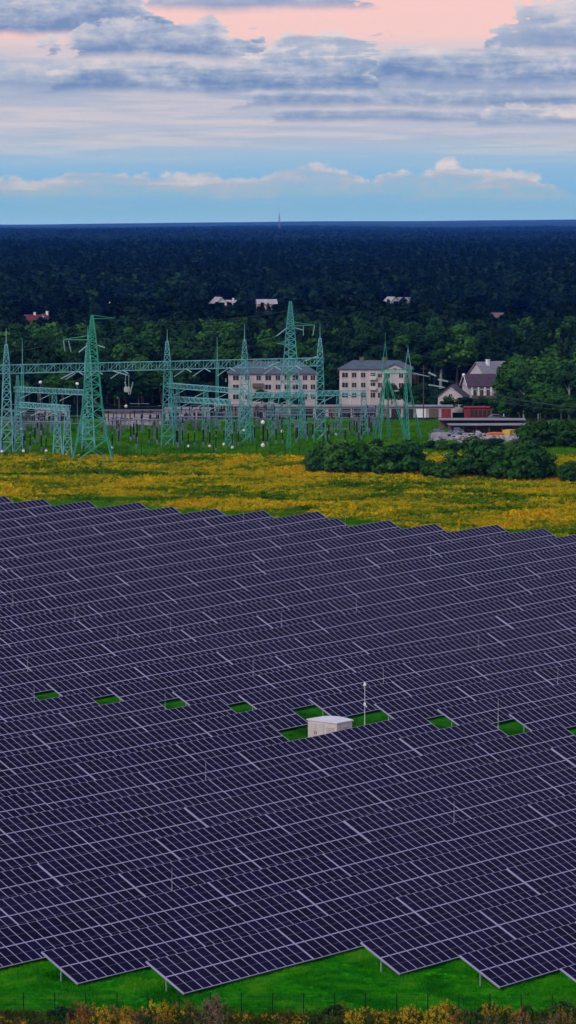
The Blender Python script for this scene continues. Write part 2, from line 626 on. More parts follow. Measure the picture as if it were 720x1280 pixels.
mb = MB()
tbox(mb, -HALF, HALF, -.020, .020, -.04, -.004)                      # joint rail between the two panel rows
for s in (-1, 1):
    x = s * (HALF + .026)
    tbox(mb, x - .022, x + .022, -SLANT / 2 - .01, SLANT / 2 + .01, -.13, .006)
tbox(mb, -HALF, HALF, -SLANT / 2 - .02, -SLANT / 2 + .006, -.05, -.003)
for y in (-1.45, -.65, .65, 1.45):
    tbox(mb, -HALF, HALF, y - .03, y + .03, -.12, -.04)
POSTX = (-7.05, -2.35, 2.35, 7.05)
for x in POSTX:
    tbox(mb, x - .04, x + .04, -1.75, 1.75, -.24, -.125)
frame_me = mb.mesh('mounting_frame', [M['rail']])
mb = MB()
mb.box((0, 0, .27), (.10, .08, 1.8))
post_me = mb.mesh('table_post', [M['steel']])


def table_parts(parent, near):
    if near:
        for i in range(NP):
            for y0 in (.028, -.028 - PL):
                o = link('panel', panel_me, parent)
                o.location = tp(-HALF + PP * (i + .5), y0 + PL / 2)
                o.rotation_euler = (TILT, 0, 0)
    else:
        o = link('panel_array', array_me, parent)
        o.location = (0, 0, MIDH); o.rotation_euler = (TILT, 0, 0)
    link('mounting_frame', frame_me, parent)
    for x in POSTX:
        link('post', post_me, parent, (x, .22, 0))


LEFT = {5: 288.2, 6: 285.8, 7: 284.3, 8: 268.8, 9: 280.6, 10: 279.0, 11: 276.3, 12: 273.8, 13: 272.1, 14: 270.2}
RIGHT = {4: 294.2, 5: 291.8, 6: 290.0, 7: 287.7, 8: 286.7, 9: 285.0, 10: 282.3, 11: 280.0, 12: 277.6, 13: 275.9, 14: 274.0,
         15: 272.2, 16: 270.4, 17: 269.8}
START = {-3: 198.4, -2: 196.7, -1: 194.9, 0: 179.5, 1: 176.6}
ANCH = {2: 219.5, 3: 187.3, 4: 200.7}
END = {18: 430.8, 19: 428.8, 20: 428.6, 21: 426.0, 22: 424.0, 23: 425.8, 24: 421.8, 25: 417.3, 26: 415.2, 27: 419.5, 28: 414.4,
       29: 412.2, 30: 415.8}


CORN = {18: 680, 19: 622, 20: 544.4, 21: 486.7, 22: 422, 23: 397.8, 24: 330, 25: 271, 26: 215.6, 27: 174.4, 28: 111, 29: 54, 30: 6}


def uc_xy(u, k):
    c = C0 + k * PITCH
    return u * SA - c * CA, u * CA + c * SA


for k, pxc in CORN.items():            # right hand ends along the meadow
    u = END[k]
    for _ in range(12):
        x, y = uc_xy(u, k)
        x -= CA * SLANT / 2 * math.cos(TILT); y += SA * SLANT / 2 * math.cos(TILT)
        q = to_px(x, y, gz(x, y) + MIDH + SLANT / 2 * math.sin(TILT))
        u += (pxc - q[0]) / (FPX / y * SA) * .9
    print('END', k, round(u, 2), round(END[k], 2), 'row', round(q[1], 1))
    END[k] = u
spots = []
for k in range(-3, 31):
    us = set()
    if k in START:
        us = {START[k] + DT * (n + .5) for n in range(12)}
    elif k in ANCH:
        us = {ANCH[k] + DT * (n + .5) for n in range(-12, 12)}
        if k in RIGHT:
            us = {u for u in us if u + DT / 2 < RIGHT[k] - 2.5} | {RIGHT[k] + DT * (n + .5) for n in range(8)}
    elif k in END:
        us = {END[k] - DT * (n + .5) for n in range(16)}
    else:
        us = {RIGHT[k] + DT * (n + .5) for n in range(14)}
        if k in LEFT:
            us |= {LEFT[k] - DT * (n + .5) for n in range(14)}
        if k >= 15:
            us |= {RIGHT[k] - 3.8 - DT * (n + .5) for n in range(3)}
    for u in sorted(us):
        x, y = uc_xy(u, k)
        z = gz(x, y)
        lx, rx = uc_xy(u - DT / 2, k), uc_xy(u + DT / 2, k)
        pl, pr = to_px(*lx, z + MIDH)[0], to_px(*rx, z + MIDH)[0]
        if pr > -95 and pl < 815:
            spots.append((k, u, x, y, z, pl, pr))
rows = {}
for s_ in spots:
    rows.setdefault(s_[0], []).append(s_)
for k, lst in rows.items():
    vis = [s_ for s_ in lst if s_[6] > 4 and s_[5] < 716]
    gap = None
    for i, s_ in enumerate(lst):
        k, u, x, y, z, pl, pr = s_
        near = k <= 5
        rown = 'frontmost row' if k == -3 else ORD[k + 4] + ' row from the front' if k < 14 else 'last row by the meadow' if k == 30 else ORD[31 - k] + ' row from the meadow\'s edge'
        if s_ in vis:
            j = vis.index(s_) + 1
            if k <= 1 and i == 0 and k in START:
                lab = f'end table over grass, {rown}, with bright end rail'
            elif k in RIGHT and abs(u - DT / 2 - RIGHT[k]) < .1 and k >= 5:
                lab = f'solar table just right of the grass gap, {rown}'
            elif k in LEFT and abs(u + DT / 2 - LEFT[k]) < .1:
                lab = f'solar table just left of the grass gap, {rown}'
            else:
                lab = f'dark blue solar table, {ORD[j]} from the left in the {rown}'
        else:
            lab = f'solar table at the {"left" if pl < 300 else "right"} picture edge, {rown}'
        t = thing('solar_table', lab, 'solar table', (x, y, z), R(90) - ALPHA, 'solar tables in parallel rows')
        a, b_ = uc_xy(u - 7, k), uc_xy(u + 7, k)
        t.rotation_euler = (R(rnd.gauss(0, .22)), -math.atan2(gz(*b_) - gz(*a), 14.0) + R(rnd.gauss(0, .12)), R(90) - ALPHA)
        t.location.z += rnd.gauss(0, .025)
        table_parts(t, near)

# ------------------------------------------------------------------ leaves, trees and plants
def leaf_cloud(rng, lobes, size, squash=1.0, inner=.45, loose=.40):
    """lobes: rows of (x, y, z, rx, ry, rz, n) -> quads spread through their volume"""
    vs, nq = [], 0
    for (x, y, z, rx, ry, rz, n) in lobes:
        n = int(n)
        d = rng.normal(size=(n, 3)); d /= np.linalg.norm(d, axis=1)[:, None]
        rad = rng.uniform(inner, 1.0, (n, 1)) ** .6 * rng.uniform(.82, 1.12, (n, 1))
        p = np.array([x, y, z]) + d * rad * np.array([rx, ry, rz]) * rng.choice([1, 1, 1, 1.25], (n, 1))
        nn = d + rng.normal(scale=loose, size=(n, 3)); nn[:, 2] += .25
        nn /= np.linalg.norm(nn, axis=1)[:, None]
        t = np.cross(nn, rng.normal(size=(n, 3))); t /= np.linalg.norm(t, axis=1)[:, None] + 1e-9
        w = np.cross(nn, t)
        s = size * rng.uniform(.55, 1.35, (n, 1))
        q = rng.uniform(.55, 1.0, (n, 1)) * s * squash
        bend = nn * s * .18
        vs.append(np.stack([p - t * s, p - w * q + bend, p + t * s, p + w * q + bend], 1).reshape(-1, 3))
        nq += n
    v = np.concatenate(vs)
    return v, np.arange(nq * 4).reshape(-1, 4)


def crown_lobes(rng, kind, h, n):
    L = []
    if kind == 'spruce':
        tiers = 11
        for i in range(tiers):
            f = i / (tiers - 1)
            z = h * (.10 + .86 * f)
            r = h * .17 * (1 - f) ** .8 + .25
            m = 5 if f < .75 else 2
            for j in range(m):
                a = rng.uniform(0, 6.28)
                L.append((math.cos(a) * r * .55, math.sin(a) * r * .55, z - r * .12, r * .62, r * .62, h * .05, n / tiers / m))
        L.append((0, 0, h * .97, .25, .25, h * .05, n * .02))
        return L
    par = dict(broad=(.62, .40, .29, 17), birch=(.62, .40, .19, 15), willow=(.55, .42, .33, 17), shrub=(.46, .50, .40, 19), poplar=(.58, .45, .12, 14))[kind]
    zc, zr, rr, m = par
    for i in range(m):
        d = rng.normal(size=3); d /= np.linalg.norm(d)
        k = rng.uniform(.35, .80)
        c = np.array([d[0] * rr * h * k, d[1] * rr * h * k, h * (zc + zr * d[2] * k * .95)])
        narrow = 1.0 - .45 * max(0, (c[2] / h - zc) / zr)
        c[:2] *= narrow
        r = rr * h * rng.uniform(.24, .52)
        L.append((*c, r, r, r * rng.uniform(.7, 1.05), n / m * rng.uniform(.6, 1.4)))
    return L


def tree_meshes(seed, kind, h, n, leaf, lmat, tmat):
    rng = np.random.RandomState(seed)
    L = crown_lobes(rng, kind, h, n)
    v, f = leaf_cloud(rng, L, leaf, 1.0 if kind != 'spruce' else .6)
    v[:, 2] = np.maximum(v[:, 2], .05)
    crown = np_mesh(kind + '_crown', v, f, lmat)
    mb = MB()
    r0 = h * .016 + .05
    lean = rng.normal(scale=.02, size=2) * h
    pts = [(0, 0, -.4), (lean[0] * .3, lean[1] * .3, h * .35), (lean[0], lean[1], h * .7), (lean[0] * 1.1, lean[1] * 1.1, h * .9)]
    rad = [r0, r0 * .75, r0 * .4, r0 * .12]
    for i in range(3):
        mb.bar(pts[i], pts[i + 1], rad[i], rad[i + 1], n=6)
    for (x, y, z, rx, ry, rz, q) in L[::2]:
        zz = max(h * .15, z - abs(x) - abs(y))
        mb.bar((lean[0] * zz / h, lean[1] * zz / h, min(zz, h * .85)), (x, y, z), r0 * .35, .02, n=4)
    return crown, mb.mesh(kind + '_trunk', [tmat])


M['bark'] = mat('bark', (.07, .055, .042), .9, 0, .35, 3)
M['birchbark'] = mat('pale_birch_bark', (.24, .25, .21), .8, 0, .3, 1.3)
M['leaf'] = leaf_mat('broad_leaves', (.006, .026, .009), (.013, .050, .015), (.030, .090, .022), (.014, .045, .022), .5)
M['leaf_mid'] = leaf_mat('fresh_leaves', (.012, .050, .010), (.027, .098, .018), (.060, .160, .028), (.028, .085, .022), .4)
M['leaf_dark'] = leaf_mat('dark_leaves', (.004, .017, .009), (.008, .032, .015), (.017, .055, .021), (.008, .028, .019), .6)
M['leaf_bright'] = leaf_mat('bright_leaves', (.012, .050, .008), (.026, .092, .013), (.055, .145, .020), (.028, .07, .016), .4)
M['leaf_pale'] = leaf_mat('pale_leaves', (.020, .040, .036), (.036, .060, .056), (.065, .09, .085))
M['far_leaf'] = leaf_mat('far_broad_leaves', (.003, .013, .007), (.008, .030, .014), (.022, .062, .026), (.010, .032, .018), .5)
M['far_dark'] = leaf_mat('far_dark_leaves', (.002, .010, .007), (.004, .018, .011), (.009, .030, .016), (.004, .016, .013), .5)
M['needle'] = leaf_mat('spruce_needles', (.003, .014, .010), (.007, .026, .017), (.014, .042, .024), (.007, .026, .018), .5)

VAR = {}
for kind, lm, tm, h, n, leaf, cnt in (('broad', 'leaf', 'bark', 17, 2600, .50, 4), ('broad', 'leaf_dark', 'bark', 17, 2600, .50, 4),
                                      ('birch', 'leaf', 'birchbark', 19, 2200, .42, 3), ('spruce', 'needle', 'bark', 19, 2300, .55, 3),
                                      ('willow', 'leaf_pale', 'bark', 14, 2200, .45, 2), ('broad', 'leaf_bright', 'bark', 13, 2200, .45, 3),
                                      ('broad', 'leaf_mid', 'bark', 17, 2600, .46, 3), ('shrub', 'leaf_mid', 'bark', 5, 1700, .24, 3), ('shrub', 'leaf', 'bark', 5, 1700, .24, 4), ('shrub', 'leaf_bright', 'bark', 4, 1500, .22, 3),
                                      ('shrub', 'leaf_dark', 'bark', 5, 1700, .26, 3)):
    VAR[(kind, lm)] = [(h,) + tree_meshes(101 + 17 * i + len(VAR) * 131, kind, h, n, leaf, M[lm], M[tm]) for i in range(cnt)]


def plant(name, key, x, y, h, label, cat, group=None, wide=1.0, i=None):
    v = VAR[key]
    hh, crown, trunk = v[rnd.randrange(len(v)) if i is None else i % len(v)]
    t = thing(name, label, cat, (x, y, gz(x, y)), rnd.uniform(0, 6.28), group)
    s = h / hh
    t.scale = (s * wide, s * wide, s)
    link('trunk' if 'tree' in name else 'stem', trunk, t)
    link('crown' if 'tree' in name else 'foliage', crown, t)
    return t


def px_x(px, y):
    return (px - 360) * y / FPX


# trees right of the scrapyard: tall birches in front of a dark stand
for i, (px, y, h, key) in enumerate([(630, 838, 14, 'leaf_mid'), (637, 836, 17, 'leaf_bright'), (648, 834, 17.5, 'leaf_mid'), (655, 812, 16.5, 'B'), (668, 840, 18.5, 'leaf_bright'),
                                     (682, 818, 19, 'leaf_mid'), (697, 838, 20, 'leaf_bright'), (712, 806, 20, 'B'), (727, 825, 20.5, 'leaf_mid'), (745, 815, 20, 'leaf_mid'), (768, 830, 20, 'leaf_mid'),
                                     (642, 852, 17, 'leaf_mid'), (648, 856, 19, 'leaf_mid'), (690, 858, 21, 'leaf_mid'), (676, 806, 12, 'leaf_mid'), (735, 850, 22, 'leaf_mid'), (792, 820, 20, 'leaf_mid')]):
    k = ('birch', 'leaf') if key == 'B' else ('broad', key)
    lab = (['slender birch with a pale trunk, left of two in the stand beyond the scrapyard', 'tall birch with a pale forked trunk at the right picture edge'][px > 690]
           if key == 'B' else 'leafy green tree in the dense stand right of the house and scrapyard')
    plant('birch_tree' if key == 'B' else 'broadleaf_tree', k, px_x(px, y), y, h * .78, lab, 'tree', None if key == 'B' else 'trees in the stand beyond the scrapyard', 1.15)

# dark wood behind the substation and the flats: every tree of its front is a thing
WOODLAB = {('broad', 'leaf'): 'green broadleaf tree among the wood behind the substation', ('broad', 'leaf_dark'): 'very dark broadleaf tree among the wood behind the substation',
           ('birch', 'leaf'): 'slim birch among the wood behind the substation', ('spruce', 'needle'): 'pointed dark spruce among the wood behind the substation',
           ('broad', 'leaf_mid'): 'fresh green broadleaf tree among the wood behind the substation',
           ('broad', 'leaf_bright'): 'low light green tree at the edge of the wood behind the substation'}
WOODNAME = {'broad': 'broadleaf_tree', 'birch': 'birch_tree', 'spruce': 'spruce_tree'}
FOOT = []     # keep trees out of buildings: (px range, y range)


def skyline(px):
    """lowest row the tree tops of the front wood may reach"""
    return np.interp(px, [-200, 0, 25, 35, 65, 75, 130, 170, 240, 262, 300, 318, 350, 370, 430, 480, 512, 540, 590, 618, 650, 700, 900],
                     [383, 381, 386, 399, 398, 384, 386, 379, 377, 380, 380, 384, 386, 378, 373, 377, 379, 374, 380, 393, 396, 384, 378])


n_wood = 0
for yb, step_, px0, px1 in ((893, 26, -60, 278), (912, 25, -50, 290), (938, 24, -70, 286), (965, 23, -70, 790), (990, 23, -80, 790), (1018, 22, -80, 800), (1046, 22, -80, 800),
                            (1078, 22, -80, 800), (1110, 21, -80, 800), (1140, 21, -80, 800)):
    px = px0 + rnd.uniform(0, 15)
    while px < px1:
        y = yb + rnd.uniform(-10, 10)
        q = rnd.random()
        key = ('broad', 'leaf') if q < .34 else ('broad', 'leaf_dark') if q < .66 else ('birch', 'leaf') if q < .78 else ('spruce', 'needle') if q < .95 else ('broad', 'leaf_bright')
        if yb < 920 and rnd.random() < .4:
            key = ('broad', 'leaf_bright')
        elif yb < 1000 and rnd.random() < (.45 if px < 400 else .12):
            key = ('broad', 'leaf_mid')
        elif yb >= 1000 and rnd.random() < (.18 if px < 400 else .06):
            key = ('broad', 'leaf_mid')
        h = {'broad': 16.5, 'birch': 18, 'spruce': 19}[key[0]] * rnd.uniform(.72, 1.16)
        if key[1] == 'leaf_bright': h *= .72
        lim = float(skyline(px)) + rnd.uniform(-4, 14)
        zmax = CZ - (lim - HZ) * y / FPX - FAR
        h = min(h, max(zmax, 5))
        plant(WOODNAME[key[0]], key, px_x(px, y), y, h, WOODLAB[key], 'tree', 'trees of the wood behind the substation', rnd.uniform(1.0, 1.3))
        n_wood += 1
        px += step_ * rnd.uniform(.75, 1.25)
# single trees between the flats, the house and the yard
for name, key, px, y, h, wide, lab in [
        ('broadleaf_tree', ('broad', 'leaf_bright'), 327, 846, 5.6, 1.8, 'round green tree before the left half of the larger block of flats'),
        ('broadleaf_tree', ('broad', 'leaf_bright'), 352, 848, 5.0, 1.9, 'low green tree before the right half of the larger block of flats'),
        ('broadleaf_tree', ('broad', 'leaf'), 372, 845, 4.6, 1.8, 'small green tree before the right end of the larger block of flats'),
        ('broadleaf_tree', ('broad', 'leaf'), 407, 872, 8.6, 1.2, 'dark tree between the two blocks of flats'),
        ('broadleaf_tree', ('broad', 'leaf'), 490, 846, 7.6, 1.2, 'leafy tree before the middle of the smaller block of flats'),
        ('broadleaf_tree', ('broad', 'leaf_dark'), 508, 850, 7.0, 1.1, 'dark tree before the right end of the smaller block of flats'),
        ('broadleaf_tree', ('broad', 'leaf'), 529, 850, 7.8, 1.5, 'wide tree between the smaller block of flats and the house'),
        ('broadleaf_tree', ('broad', 'leaf_dark'), 546, 846, 5.4, 1.7, 'dark tree above the red garage door'),
        ('broadleaf_tree', ('broad', 'leaf'), 560, 832, 4.4, 2.0, 'low tree before the annexe of the brown roofed house'),
        ('broadleaf_tree', ('broad', 'leaf_dark'), 583, 834, 4.6, 2.1, 'low dark tree before the brown roofed house'),
        ('broadleaf_tree', ('broad', 'leaf'), 604, 828, 5.0, 2.0, 'low round tree above the red shed'),
        ('willow_tree', ('willow', 'leaf_pale'), 633, 1330, 12.5, 1.1, 'grey green rounded tree beyond the right hand trees'),
        ('willow_tree', ('willow', 'leaf_pale'), 81, 1330, 12.4, 1.0, 'pale grey green tree right of the red roofed house'),
        ('willow_tree', ('willow', 'leaf_pale'), 45, 1330, 9.5, 1.0, 'small pale tree behind the red roofed house'),
        ('broadleaf_tree', ('broad', 'leaf_dark'), 50, 1440, 7.6, 1.2, 'dark tree just before the two red roofs at the left'),
        ('spruce_tree', ('spruce', 'needle'), 448, 1500, 17, 1.0, 'lone pointed spruce standing above the wood in the middle distance')]:
    plant(name, key, px_x(px, y), y, h, lab, 'tree', None, wide)

for i in range(34):
    px = -30 + i * 10 + rnd.uniform(-4, 4) if i < 30 else 520 + (i - 30) * 24
    y = rnd.uniform(858, 884) if px < 282 else rnd.uniform(834, 846)
    q = rnd.random()
    plant('broadleaf_tree', ('broad', 'leaf_bright' if q < .35 else 'leaf' if q < .7 else 'leaf_dark'), px_x(px, y), y, rnd.uniform(6, 11) if px < 282 else rnd.uniform(3.4, 4.8), 'bushy low tree along the back fence of the switchyard and garages', 'tree',
          'low trees along the back of the switchyard', 1.45)
for i in range(13):
    px = 612 + i * 13 + rnd.uniform(-4, 4)
    y = rnd.uniform(790, 802)
    if px < 618: continue
    plant('broadleaf_tree', ('broad', 'leaf_mid' if i % 3 else 'leaf'), px_x(px, y), y, rnd.uniform(6, 9.5), 'low dark tree along the front of the stand right of the scrapyard', 'tree', 'low front trees of the stand', 1.5)
for i in range(46):
    y = rnd.uniform(1330, 1860); px = rnd.uniform(-10, 735)
    if min(abs(px - q) for q in (42, 58, 273, 288, 333, 489, 627)) < 12: continue
    lim = float(skyline(px)) - rnd.uniform(-6, 9)
    h = min(CZ - (lim - HZ) * y / FPX - FAR, 17)
    if h < 4: continue
    k = rnd.choice([('broad', 'leaf_dark'), ('broad', 'leaf'), ('spruce', 'needle')])
    if h > 14: h = 14
    plant(WOODNAME[k[0]], k, px_x(px, y), y, h, 'tree top standing among the far village houses beyond the wood', 'tree', 'trees among the far village houses', rnd.uniform(1.1, 1.5))

for i in range(15):
    px = 474 + i * 13.5 + rnd.uniform(-4, 4); y = rnd.uniform(694, 703)
    if px > 668: break
    plant('shrub', ('shrub', 'leaf_bright' if i % 3 == 0 else 'leaf'), px_x(px, y), y, rnd.uniform(1.8, 3.4), 'low green shrub along the meadow side of the scrapyard', 'shrub', 'low shrubs before the scrapyard', 1.5)

# shrubs on the meadow edge
SH = [(391, 640, 4.2, 1.2, 'leaf_dark'), (404, 641, 5.2, 1.15, 'leaf'), (419, 637, 5.6, 1.2, 'leaf_dark'), (434, 640, 5.4, 1.2, 'leaf'), (450, 636, 5.8, 1.15, 'leaf_dark'), (465, 639, 5.3, 1.2, 'leaf'),
      (480, 636, 5.2, 1.15, 'leaf_dark'), (495, 637, 4.8, 1.2, 'leaf'), (510, 638, 5.1, 1.2, 'leaf_dark'), (523, 640, 4.2, 1.1, 'leaf'), (539, 632, 3.4, 1.2, 'leaf'), (555, 628, 3.6, 1.3, 'leaf_bright'), (571, 634, 5.0, 1.1, 'leaf'),
      (596, 632, 6.2, 1.1, 'leaf_dark'), (614, 630, 5.4, 1.2, 'leaf'), (631, 628, 6.0, 1.15, 'leaf_dark'), (647, 627, 6.6, 1.1, 'leaf'), (663, 626, 6.4, 1.15, 'leaf_dark'), (677, 628, 6.2, 1.1, 'leaf'), (688, 631, 4.6, .9, 'leaf_dark'),
      (712, 624, 3.8, 1.3, 'leaf_dark'), (728, 628, 4.4, 1.3, 'leaf'), (750, 630, 5, 1.3, 'leaf_dark'),
      (664, 706, 5.0, 1.2, 'leaf_bright'), (678, 704, 5.0, 1.3, 'leaf_bright'), (694, 706, 5.4, 1.3, 'leaf'), (710, 703, 5.2, 1.3, 'leaf_bright'), (726, 704, 5.4, 1.3, 'leaf'), (745, 722, 6, 1.3, 'leaf')]
for px, y, h, wd, lm in SH:
    if y > 700:
        lab, g = 'tall green shrub in the thicket right of the scrapyard', 'shrubs right of the scrapyard'
    elif px < 530:
        lab, g = 'dark dense shrub in the long clump right of the big switchyard pylons', 'shrubs of the long clump'
    elif px < 580:
        lab, g = {539: 'low dark shrub between the two shrub clumps on the meadow', 555: 'small light green round shrub between the two clumps', 571: 'upright green shrub at the left of the right hand clump'}[px], None
    elif px < 700:
        lab, g = 'tall dark shrub in the right hand clump below the scrapyard', 'shrubs of the right hand clump'
    else:
        lab, g = 'dark shrub at the right picture edge of the meadow', 'shrubs at the meadow right edge'
    plant('shrub', ('shrub', {'leaf_dark': 'leaf_mid', 'leaf': rnd.choice(['leaf_mid', 'leaf_bright'])}.get(lm, lm)), px_x(px, y), y, h * rnd.uniform(.86, 1.10) * (1.3 if px < 530 or 580 < px < 700 else 1.25), lab, 'shrub', g, wd * (1.0 if px < 530 or 580 < px < 700 else 1.1))


# ------------------------------------------------------------------ scattered cover (uncountable)
def scatter(name, pts, sc, protos, rngseed=0, lean=0.0):
    """one object: its mesh points carry copies of the small plants in PROTOS"""
    col = bpy.data.collections.new(name + '_sources')
    for i, me in enumerate(protos):
        o = bpy.data.objects.new(name + '_source', me)
        col.objects.link(o)
    me = bpy.data.meshes.new(name)
    me.vertices.add(len(pts)); me.vertices.foreach_set('co', np.asarray(pts, np.float32).ravel())
    rng = np.random.RandomState(rngseed)
    a = me.attributes.new('size', 'FLOAT_VECTOR', 'POINT')
    sc = np.asarray(sc, np.float32)
    if sc.ndim == 1:
        sc = np.repeat(sc[:, None], 3, 1)
    a.data.foreach_set('vector', sc.ravel())
    a = me.attributes.new('turn', 'FLOAT_VECTOR', 'POINT')
    t = np.stack([rng.normal(scale=lean, size=len(pts)), rng.normal(scale=lean, size=len(pts)), rng.uniform(0, 6.28, len(pts))], -1)
    a.data.foreach_set('vector', t.astype(np.float32).ravel())
    a = me.attributes.new('pick', 'INT', 'POINT')
    a.data.foreach_set('value', rng.randint(0, len(protos), len(pts)).astype(np.int32))
    o = link(name, me)
    ng = bpy.data.node_groups.new(name, 'GeometryNodeTree')
    ng.interface.new_socket('Geometry', in_out='INPUT', socket_type='NodeSocketGeometry')
    ng.interface.new_socket('Geometry', in_out='OUTPUT', socket_type='NodeSocketGeometry')
    gi = ng.nodes.new('NodeGroupInput'); go = ng.nodes.new('NodeGroupOutput')
    ip = ng.nodes.new('GeometryNodeInstanceOnPoints')
    ci = ng.nodes.new('GeometryNodeCollectionInfo')
    ci.inputs['Collection'].default_value = col
    ci.inputs['Separate Children'].default_value = True
    ci.inputs['Reset Children'].default_value = True
    ip.inputs['Pick Instance'].default_value = True

    def attr(nm, ty):
        n = ng.nodes.new('GeometryNodeInputNamedAttribute'); n.data_type = ty
        n.inputs['Name'].default_value = nm
        return n.outputs['Attribute']
    ng.links.new(gi.outputs[0], ip.inputs['Points'])
    ng.links.new(ci.outputs[0], ip.inputs['Instance'])
    ng.links.new(attr('pick', 'INT'), ip.inputs['Instance Index'])
    ng.links.new(attr('turn', 'FLOAT_VECTOR'), ip.inputs['Rotation'])
    ng.links.new(attr('size', 'FLOAT_VECTOR'), ip.inputs['Scale'])
    ng.links.new(ip.outputs[0], go.inputs[0])
    md = o.modifiers.new('scatter', 'NODES'); md.node_group = ng
    return tag(o, kind='stuff')


def low_tree(seed, kind, h, n, leaf, lm):
    rng = np.random.RandomState(seed)
    v, f = leaf_cloud(rng, crown_lobes(rng, kind, h, n), leaf, loose=.22)
    return np_mesh(kind + '_far', v, f, M[lm])


rng = np.random.RandomState(11)
far_protos = [low_tree(900 + i, k, h, 420, lf, lm) for i, (k, h, lf, lm) in enumerate(
    (('broad', 17, .95, 'far_dark'), ('broad', 17, .95, 'far_leaf'), ('spruce', 19, .95, 'far_dark'), ('spruce', 18, .95, 'far_dark'), ('broad', 16, .95, 'far_dark'), ('birch', 18, .8, 'far_leaf'), ('poplar', 17, .8, 'far_dark')))]


def wedge(y0, y1, n, half=.105, pad=25):
    y = np.sqrt(rng.uniform(y0 ** 2, y1 ** 2, n))
    return (rng.uniform(-1, 1, n) * (half * y + pad)), y


pts, sc = [], []
x, y = wedge(1155, 1290, 900)
px = 360 + x / y * FPX
lim = skyline(px) + rng.uniform(-4, 10, len(x))
h = np.clip((CZ - (lim - HZ) * y / FPX - FAR) / 17, .1, 1.1) * rng.uniform(.8, 1.05, len(x))
pts.append(np.stack([x, y], -1)); sc.append(h)
x, y = wedge(1290, 1880, 4200)
px = 360 + x / y * FPX
lim = skyline(px) + rng.uniform(-3, 10, len(x)) - 6 * (rng.uniform(0, 1, len(x)) < .12)
h = (CZ - (lim - HZ) * y / FPX - FAR) / 17 * rng.uniform(.7, 1.0, len(x))
ok = h > .07
pts.append(np.stack([x, y], -1)[ok]); sc.append(np.clip(h[ok], .07, 1.1))
x, y = wedge(1700, 1890, 1300)
px = 360 + x / y * FPX
ok = np.min(np.abs(px[:, None] - np.array([273, 288, 333, 376, 437, 489, 505, 142])[None]), 1) > 15
pts.append(np.stack([x, y], -1)[ok]); sc.append(rng.uniform(.45, 1.0, int(ok.sum())))
x, y = wedge(1890, 3000, 9000)
pts.append(np.stack([x, y], -1)); sc.append(rng.uniform(.75, 1.2, len(x)))
x, y = wedge(3000, 5200, 13000)
pts.append(np.stack([x, y], -1)); sc.append(rng.uniform(.85, 1.35, len(x)))
pp = np.concatenate(pts); ss_ = np.concatenate(sc)
undul = 4 * np.sin(pp[:, 0] / 260 + pp[:, 1] / 420) * np.clip((pp[:, 1] - 1900) / 900, 0, 1)
P3 = np.concatenate([pp, (ground(pp[:, 0], pp[:, 1]) - .3 + np.minimum(undul, 2) * .5)[:, None]], 1)
wide = rng.uniform(1.0, 1.45, len(ss_))
scatter('forest', P3, np.stack([ss_ * wide, ss_ * wide, ss_], -1), far_protos, 3)


def canopy_patch(seed):
    rng = np.random.RandomState(seed)
    L = []
    for i in range(16):
        h = rng.uniform(12, 19)
        x, y = rng.uniform(-24, 24, 2)
        L.append((x, y, h * .62, rng.uniform(3.5, 6), rng.uniform(3.5, 6), h * .40, 55))
    v, f = leaf_cloud(rng, L, 1.7, loose=.22)
    return np_mesh('canopy_far', v, f, M[['far_dark', 'far_leaf', 'far_dark'][seed % 3]])


x, y = wedge(5100, 15800, 15000, .10, 60)
z = ground(x, y) + np.clip((y - 5000) / 6000, .2, 1) * (5 * np.sin(x / 700 + y / 1100) + 4 * np.sin(x / 310 - y / 800 + 2) + 4) - 2
scatter('distant_forest', np.stack([x, y, z], -1), np.stack([rng.uniform(.9, 1.6, len(x))] * 2 + [rng.uniform(.6, 1.35, len(x))], -1), [canopy_patch(40 + i) for i in range(5)], 5)


# ------------------------------------------------------------------ meadow, lawn and the weed bank
def patch_mat(name, stops, loc_scale, stretch=(1, 1)):
    """leaf colour chosen by where the plant stands, so stands of one flower form patches"""
    m, nb, b = new_mat(name)
    oi = nb.n('ShaderNodeObjectInfo')
    s = nb.n('ShaderNodeSeparateXYZ'); nb.put(s.inputs[0], oi.outputs['Location'])
    v = nb.xyz(nb.mul(s.outputs[0], loc_scale * stretch[0]), nb.mul(s.outputs[1], loc_scale * stretch[1]), 0.0)
    f = nb.noise(v, 1, 8, .68, .5)
    isl = nb.n('ShaderNodeNewGeometry').outputs['Random Per Island']
    f = nb.add(f, nb.mul(nb.sub(isl, .5), .10), nb.mul(nb.sub(oi.outputs['Random'], .5), .09))
    if name == 'meadow_flowers':     # greener towards the left and along the yard
        f = nb.add(f, nb.mul(nb.step(s.outputs[0], 10, -60), -.03), nb.mul(nb.step(s.outputs[1], 672, 684), -.05))
    c = nb.ramp(f, stops)
    if name == 'lawn_blades':  # blades beyond the front lawn: painted darker for shade and rougher growth
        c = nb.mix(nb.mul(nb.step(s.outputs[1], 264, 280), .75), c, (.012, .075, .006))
    c = nb.mix(nb.mul(isl, .35), c, (.02, .05, .004))
    nb.put(b.inputs['Base Color'], c)
    b.inputs['Roughness'].default_value = 1
    b.inputs['Specular IOR Level'].default_value = 0
    return m


M['meadow'] = patch_mat('meadow_flowers', [(.32, (.018, .080, .003)), (.42, (.075, .18, .004)), (.47, (.22, .26, .005)), (.52, (.54, .44, .006)), (.59, (.70, .46, .006)), (.68, (.60, .24, .007))], .06, (.75, 1.0))
M['blade'] = patch_mat('lawn_blades', [(.34, (.006, .12, .002)), (.48, (.012, .25, .003)), (.58, (.05, .36, .005)), (.70, (.14, .40, .012))], .22)


